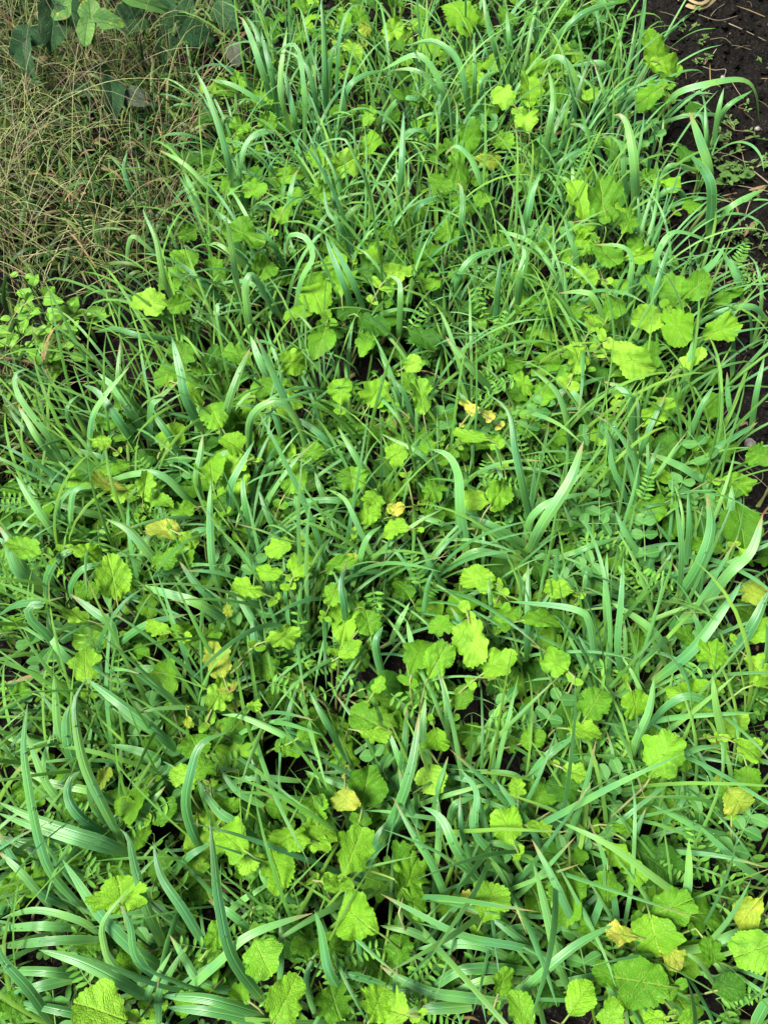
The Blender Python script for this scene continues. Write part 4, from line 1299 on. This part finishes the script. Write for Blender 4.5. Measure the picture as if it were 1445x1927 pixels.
for _ in range(200):
    px, py = random.uniform(-220, 150), random.uniform(130, 500); g = at_z(px, py, .08)
    P = gen_blade((g[0], g[1], random.uniform(.0, .12)), random.choice([random.gauss(2.2, .5), random.gauss(-.9, .6)]), random.uniform(.22, .45), random.uniform(.1, .9), random.uniform(.8, 1.3), n=8)
    tube(acc, smooth_path(P, 10), .0012, .0005, random.choice(['straw_green', 'straw_green', 'wiry_green']), 3)
tag(acc.build("wiry_green_grass"), "thin olive green stems tangled through the dry grass", "wiry grass", kind="stuff")
acc = Acc()
for _ in range(5000):
    px, py = left_spot(); g = at_z(px, py, .04)
    if 520 < py and px > 130 and random.random() < .6: continue
    z = random.uniform(0, .13); L = random.uniform(.03, .13)
    P = gen_blade((g[0], g[1], z), random.uniform(0, 6.28), L, random.uniform(.1, 1.6), random.uniform(.1, 1.2), n=6)
    T = tangents(P); side = norm(np.cross(T, np.array([random.uniform(-1, 1), random.uniform(-1, .3), 1])))
    ribbon(acc, P, random.uniform(.002, .009), side, 'low_leaf' if random.random() < .93 else 'litter', m=3, fold=.3)
tag(acc.build("low_grass_leaves"), "short olive and browning grass leaves under the wiry stems", "low grass", kind="stuff")

# ------------------------------------------------------------------ beans at the top left
def simple_plant(name, loc, leaves, stem_mat='green_stem'):
    root = empty(name, loc)
    for (O, Y, N, L, W, mat, kw) in leaves:
        acc = Acc(); polar_leaf(acc, O, Y, N, L, W, mat, **kw)
        mid = (np.asarray(loc) * .5 + np.asarray(O) * .5) + np.array([0, 0, .02])
        tube(acc, smooth_path([loc, mid, O - np.asarray(Y) * .004, O + np.asarray(Y) * .004], 9), .0022, .0010, stem_mat, 5)
        acc.build("leaf", root, loc)
    return root
def px_leaf(c, x, y, L, W, an, z, mat, tilt=.3, **kw):
    px, py = cpx(c, x, y); C = at_z(px, py, z); dep = project(C)[2]; s = .5 * dep / FPX
    th = math.radians(an); dirv = np.array([math.cos(th), 0, 0]) + np.array([0, SP, CP]) * math.sin(th)
    N = norm(norm(CAMP - C) * .8 + np.array([random.uniform(-tilt, tilt), random.uniform(-tilt, tilt), .5]))
    Y = norm(dirv - np.dot(dirv, N) * N)
    return (C - Y * L * s * .5, Y, N, L * s, W * s, mat, kw)
BK = dict(teeth=3, tooth=.012, ruffle=.03, bend=.35, fold=.2, egg=-.38, nr=7, na=48)
beans = [
 ("bean plant with three pale yellow veined leaflets above the dry grass", (370, 260), [
   (340, 38, 100, 85, 95, .30, 'bean_light'), (325, 118, 105, 68, -100, .29, 'bean_light'), (412, 76, 115, 66, -10, .29, 'bean_light')]),
 ("bean plant with drooping dark shaded leaves at the top left corner", (160, 200), [
   (200, 95, 175, 110, -95, .27, 'bean'), (75, 175, 110, 80, -140, .24, 'bean'), (100, 235, 130, 60, -70, .22, 'bean'), (110, 130, 120, 80, 170, .25, 'bean'), (230, 20, 120, 90, 60, .30, 'bean_light'), (270, 50, 110, 90, -50, .24, 'bean')]),
 ("bean plant with one long light leaf touching the top edge", (560, 150), [
   (545, 8, 190, 55, -8, .26, 'bean_light'), (500, 70, 140, 100, 10, .20, 'bean'), (640, 15, 80, 50, -50, .22, 'bean')]),
 ("bean plant with broad dark shaded leaflets behind the wiry stems", (740, 260), [
   (745, 128, 130, 90, 0, .16, 'bean'), (660, 100, 120, 110, 200, .14, 'bean'), (850, 55, 120, 90, -60, .17, 'bean'), (885, 205, 90, 60, -80, .14, 'bean_grey'), (700, 40, 120, 80, 80, .14, 'bean'), (630, 180, 110, 70, -110, .12, 'bean')]),
 ("bean plant with a dark veined leaf and a grey withered leaf", (470, 460), [
   (425, 365, 165, 85, -85, .17, 'bean'), (525, 370, 115, 75, -5, .15, 'bean_grey'), (300, 330, 90, 60, 200, .12, 'bean'), (390, 275, 110, 60, -20, .12, 'bean')]),
]
random.seed(51)
for lab, b, lv in beans:
    bp = cpx('A', *b); g = at_z(bp[0], bp[1], 0)
    r = simple_plant("bean_plant", g, [px_leaf('A', *q[:5], q[5], q[6], **BK) for q in lv])
    tag(r, lab, "bean plant", "bean plants in the dry grass")
r = simple_plant("broadleaf_weed", at_z(*cpx('C', 180, 190), 0), [px_leaf('C', 180, 165, 110, 75, -10, .05, 'bean', **BK), px_leaf('C', 150, 210, 80, 50, 200, .04, 'bean', **BK)])
tag(r, "low weed with a dark round leaf in the shade beside bare soil", "weed")

# nettle-like weeds at the left edge
def herb(name, px, py, top, spread, label, pairs=4, size=.035, mat='herb', wf=.55):
    C = at_z(px, py, top); loc = np.array([C[0] + random.uniform(-.02, .02), C[1] + .01, float(ground_h(C[0], C[1]))])
    root = empty(name, loc)
    S = smooth_path([loc, loc * .5 + C * .5 + np.array([random.uniform(-.015, .015), 0, 0]), C], 9)
    acc = Acc(); tube(acc, S, .0022, .0012, 'green_stem', 6); acc.build("stem", root, loc)
    for k in range(pairs):
        p = S[int(8 - k * 6 / pairs)]; a0 = k * 1.57 + random.uniform(-.3, .3)
        for q in (0, PI):
            a = a0 + q; s = size * (.55 + .28 * k) * random.uniform(.85, 1.15)
            acc = Acc(); d = norm(np.array([math.cos(a), math.sin(a), random.uniform(.0, .5)]))
            O = p + d * s * .35 * spread
            tube(acc, np.array([p, (p + O) / 2 + [0, 0, .002], O + d * .002]), .0009, .0007, 'green_stem', 4)
            polar_leaf(acc, O, d, norm(np.array([0, -.35, 1]) + .25 * RNG.normal(size=3)), s, s * wf * 1.15, mat, teeth=16, tooth=.04, ruffle=.03, bend=.5, fold=.3, egg=-.45, nr=5, na=36)
            acc.build("leaf", root, loc)
    if label: tag(root, label, "weed")
    return root
random.seed(61)
hs = [((42, 520), .20, "pale green weed with toothed leaves, highest of the left edge clump"), ((85, 590), .17, "pale green weed with broad opposite leaves nearest the bare soil"),
      ((28, 600), .15, "pale green weed with toothed leaves cut by the left edge"), ((125, 575), .11, "small light weed with narrow leaves beside the dry straw"),
      ((70, 650), .13, "pale green weed with small leaves lowest in the left edge clump"), ((10, 720), .12, "light green weed cut by the left edge above the oats"), ((118, 655), .09, "small bright weed right above the dark round leaf")]
for p, z, lab in hs: tag(herb("nettle_weed", p[0], p[1], z, 1.0, lab, pairs=random.choice([4, 5]), size=random.uniform(.036, .05)), lab, "weed", "pale weeds at the left edge")

# ------------------------------------------------------------------ small rosettes on the bare soil, right
random.seed(71)
def rosette_mesh(root, seed):
    random.seed(seed)
    for st in range(random.randint(3, 5)):
        acc = Acc(); a = random.uniform(0, 6.28); L = random.uniform(.015, .045)
        P = smooth_path([np.array([0, 0, .002]), np.array([math.cos(a) * L * .5, math.sin(a) * L * .5, .010]), np.array([math.cos(a) * L, math.sin(a) * L, .012 + random.uniform(0, .01)])], 6)
        tube(acc, P, .0012, .0008, random.choice(['green_stem', 'wiry_red']), 4)
        for k in range(random.randint(5, 8)):
            b = a + random.uniform(-1.8, 1.8); d = np.array([math.cos(b), math.sin(b), random.uniform(.1, .8)])
            l = random.uniform(.009, .018); small_leaf(acc, P[random.choice([3, 4, 5, 5])], d, np.array([random.uniform(-.4, .4), random.uniform(-.6, .2), 1]), l, l * random.uniform(.32, .5), 'purslane', rows=6, bend=.3, sharp=1.4)
        acc.build("shoot", root, (0, 0, 0))
RP = [empty("rosette_weed", (0, 0, 0)) for _ in range(5)]
for i, r in enumerate(RP): rosette_mesh(r, 300 + i)
random.seed(72)
RS = [(1310, 505), (1200, 180), (1145, 120), (1428, 235), (1345, 620), (1275, 640), (1335, 870), (1400, 865), (1325, 405), (1185, 375), (1405, 740), (1290, 900), (1395, 1055), (1235, 890), (1375, 930), (1300, 560), (1210, 230), (1255, 590), (1330, 690), (1425, 560), (1160, 60), (1240, 760), (1290, 1000), (1425, 900), (1345, 1000), (1390, 650)]
items = []
for i, (x, y) in enumerate(RS):
    px, py = cpx('B', x, y); g = at_z(px, py, 0)
    pr = RP[i % 5]
    if i < 5: r = pr
    else:
        r = pr.copy(); COL.objects.link(r)
        for ch in list(pr.children):
            k = ch.copy(); COL.objects.link(k); k.parent = r
    r.location = (g[0], g[1], float(ground_h(g[0], g[1]))); r.rotation_euler = (0, 0, random.uniform(0, 6.28)); s = random.uniform(.6, 1.25); r.scale = (s, s, s)
    tag(r, cat="weed", group="rosette weeds on the bare soil")
    items.append((r, px, py, ""))
# order them down the soil strip
items.sort(key=lambda i: i[2])
for i, it in enumerate(items): it[0]["label"] = "small rosette weed on the bare black soil, " + ordinal(i) + " from the top"
for i, (x, y, sz) in enumerate([(1345, 640, .03), (1300, 620, .024), (1290, 660, .026)]):
    px, py = cpx('B', x, y)
    lab = ["grey green broadleaf weed sprawling on soil, nearest the frame edge", "grey green broadleaf weed touching the folded oat blade", "grey green broadleaf weed, lower of the soil clump"][i]
    tag(herb("broadleaf_weed", px, py, .05, 1.2, lab, pairs=3, size=sz, mat='purslane', wf=.6), lab, "weed", "broadleaf weeds on the bare soil")

# dry stems lying on the soil, traced
random.seed(81)
DS = [("long tan dry stem lying across the top of the soil", [(1280, 85), (1350, 110), (1445, 130)], .0016),
      ("short tan dry stem near the husk", [(1220, 70), (1250, 30), (1290, -10)], .0012),
      ("thin dry stem beside the single grass tip", [(1180, 65), (1260, 70), (1340, 48)], .0012),
      ("pale dry stem curving down toward the rosette weeds", [(1385, 730), (1360, 800), (1350, 865)], .0017),
      ("dry brown runner crossing the soil below the broadleaf weeds", [(1240, 690), (1330, 700), (1445, 725)], .0015),
      ("thick tan stem entering from the frame edge", [(1445, 710), (1400, 670), (1375, 650)], .0022),
      ("reddish dry stem hooked beside the lowest rosette", [(1230, 1040), (1265, 1040), (1290, 1085)], .0015),
      ("thin pale stem under the single grass blade", [(1200, 235), (1250, 245), (1290, 250), (1275, 290)], .0012),
      ("crooked thin stem below the arching oat tip", [(1310, 310), (1330, 350), (1350, 375)], .0011),
      ("tan dry stem running along the lower soil strip", [(1300, 1030), (1370, 1050), (1445, 1115)], .0014)]
for lab, pts, r in DS:
    P = [];
    for q in pts:
        px, py = cpx('B', *q); g = at_z(px, py, .01); P.append((g[0], g[1], float(ground_h(g[0], g[1])) + .008 + random.uniform(0, .006)))
    acc = Acc(); tube(acc, smooth_path(P, 14), r, r * .6, 'dry', 6)
    tag(acc.build("straw"), lab, "dry stem", "dry stems on the bare soil")
DS2 = [("long dry stem crossing the grass toward the tall oat blades", 'A', [(860, 1130), (1000, 970), (700, 790), (590, 620)], .16),
       ("straight pale stem over the dark gap in the dry grass", 'A', [(480, 760), (560, 690), (760, 640)], .16),
       ("pale dry stem lying over bare soil beside the pale weeds", 'C', [(215, 0), (235, 190), (190, 260)], .05),
       ("long pinkish stem leaning across the pale weeds", 'C', [(100, 280), (230, 190), (420, 90)], .06),
       ("thin tan stem reaching the soil below the dry grass", 'A', [(430, 860), (470, 980), (480, 1080)], .05)]
for lab, c, pts, z in DS2:
    P = [at_z(*cpx(c, *q), z + random.uniform(-.02, .02)) for q in pts]
    acc = Acc(); tube(acc, smooth_path(P, 16), .0013, .0007, 'dry', 5)
    tag(acc.build("straw"), lab, "dry stem", "dry stems over the left grass")

# husk at the top edge
root = empty("dry_husk", at_z(*cpx('B', 1180, 20), 0))
for k, pts in enumerate([[(1095, -22), (1150, 18), (1205, 20), (1265, -20)], [(1120, -35), (1165, 2), (1205, 6), (1245, -30)]]):
    P = smooth_path([at_z(*cpx('B', *q), .02 + .012 * k) for q in pts], 14); acc = Acc()
    ribbon(acc, P, .018 - .003 * k, norm(np.cross(tangents(P), np.array([0, -.3 + .2 * k, 1.]))), 'husk', m=7, fold=.5)
    acc.build("husk_leaf", root, root.location)
tag(root, "dry straw coloured husk lying on the soil at the top edge", "husk")

# pebbles
for i, (c, x, y, r, mat, lab) in enumerate([('B', 740, 105, .013, 'stone', "grey brown pebble between oat stems near the top edge"), ('B', 402, 800, .011, 'stone', "brown pebble in the dark gap between oat leaves"),
        ('B', 1405, 478, .009, 'stone', "small round grey pebble on the bare soil"), ('B', 1287, 258, .009, 'stone', "rounded dark pebble beside the thin pale stem"), ('B', 562, 645, .008, 'stone_red', "small reddish pebble under the oat blades"),
        ('F', 1312, 825, .026, 'stone_red', "large reddish brown stone beside the yellow radish leaf"), ('D', 1372, 395, .014, 'stone', "grey stone at the soil edge below oat stems"), ('F', 1325, 18, .008, 'stone', "small pale pebble at the soil edge")]):
    px, py = cpx(c, x, y); g = at_z(px, py, .008); acc = Acc(); gz = float(ground_h(g[0], g[1]))
    blob(acc, (g[0], g[1], gz + r * .35), r, mat, nr=12, na=18, sq=.7)
    o = acc.build("pebble"); sm = o.modifiers.new("smooth", 'SMOOTH'); sm.iterations = 6; tag(o, lab, "pebble", "pebbles on the soil")

# ------------------------------------------------------------------ dew on the blades
random.seed(91)
acc = Acc()
for b in random.sample(hero, 130):
    P = smooth_path(b['P'], 30)
    for _ in range(random.randint(1, 4)):
        p = P[random.randint(6, 26)] + norm(CAMP - P[10]) * .0022 + np.array([random.uniform(-.003, .003), random.uniform(-.003, .003), 0])
        r = random.uniform(.0009, .0020); th = np.linspace(0, 2 * PI, 8, endpoint=False); ph = np.linspace(.05, PI - .05, 6)
        V = np.stack([r * np.sin(ph)[:, None] * np.cos(th), r * np.sin(ph)[:, None] * np.sin(th), r * .8 * np.cos(ph)[:, None] * np.ones(8)], -1) + p
        acc.add(V.reshape(-1, 3), polq(6, 8), np.zeros((48, 2)), 'dew')
tag(acc.build("dew_drops"), "tiny clear dew drops beaded on the oat blades", "dew", kind="stuff")
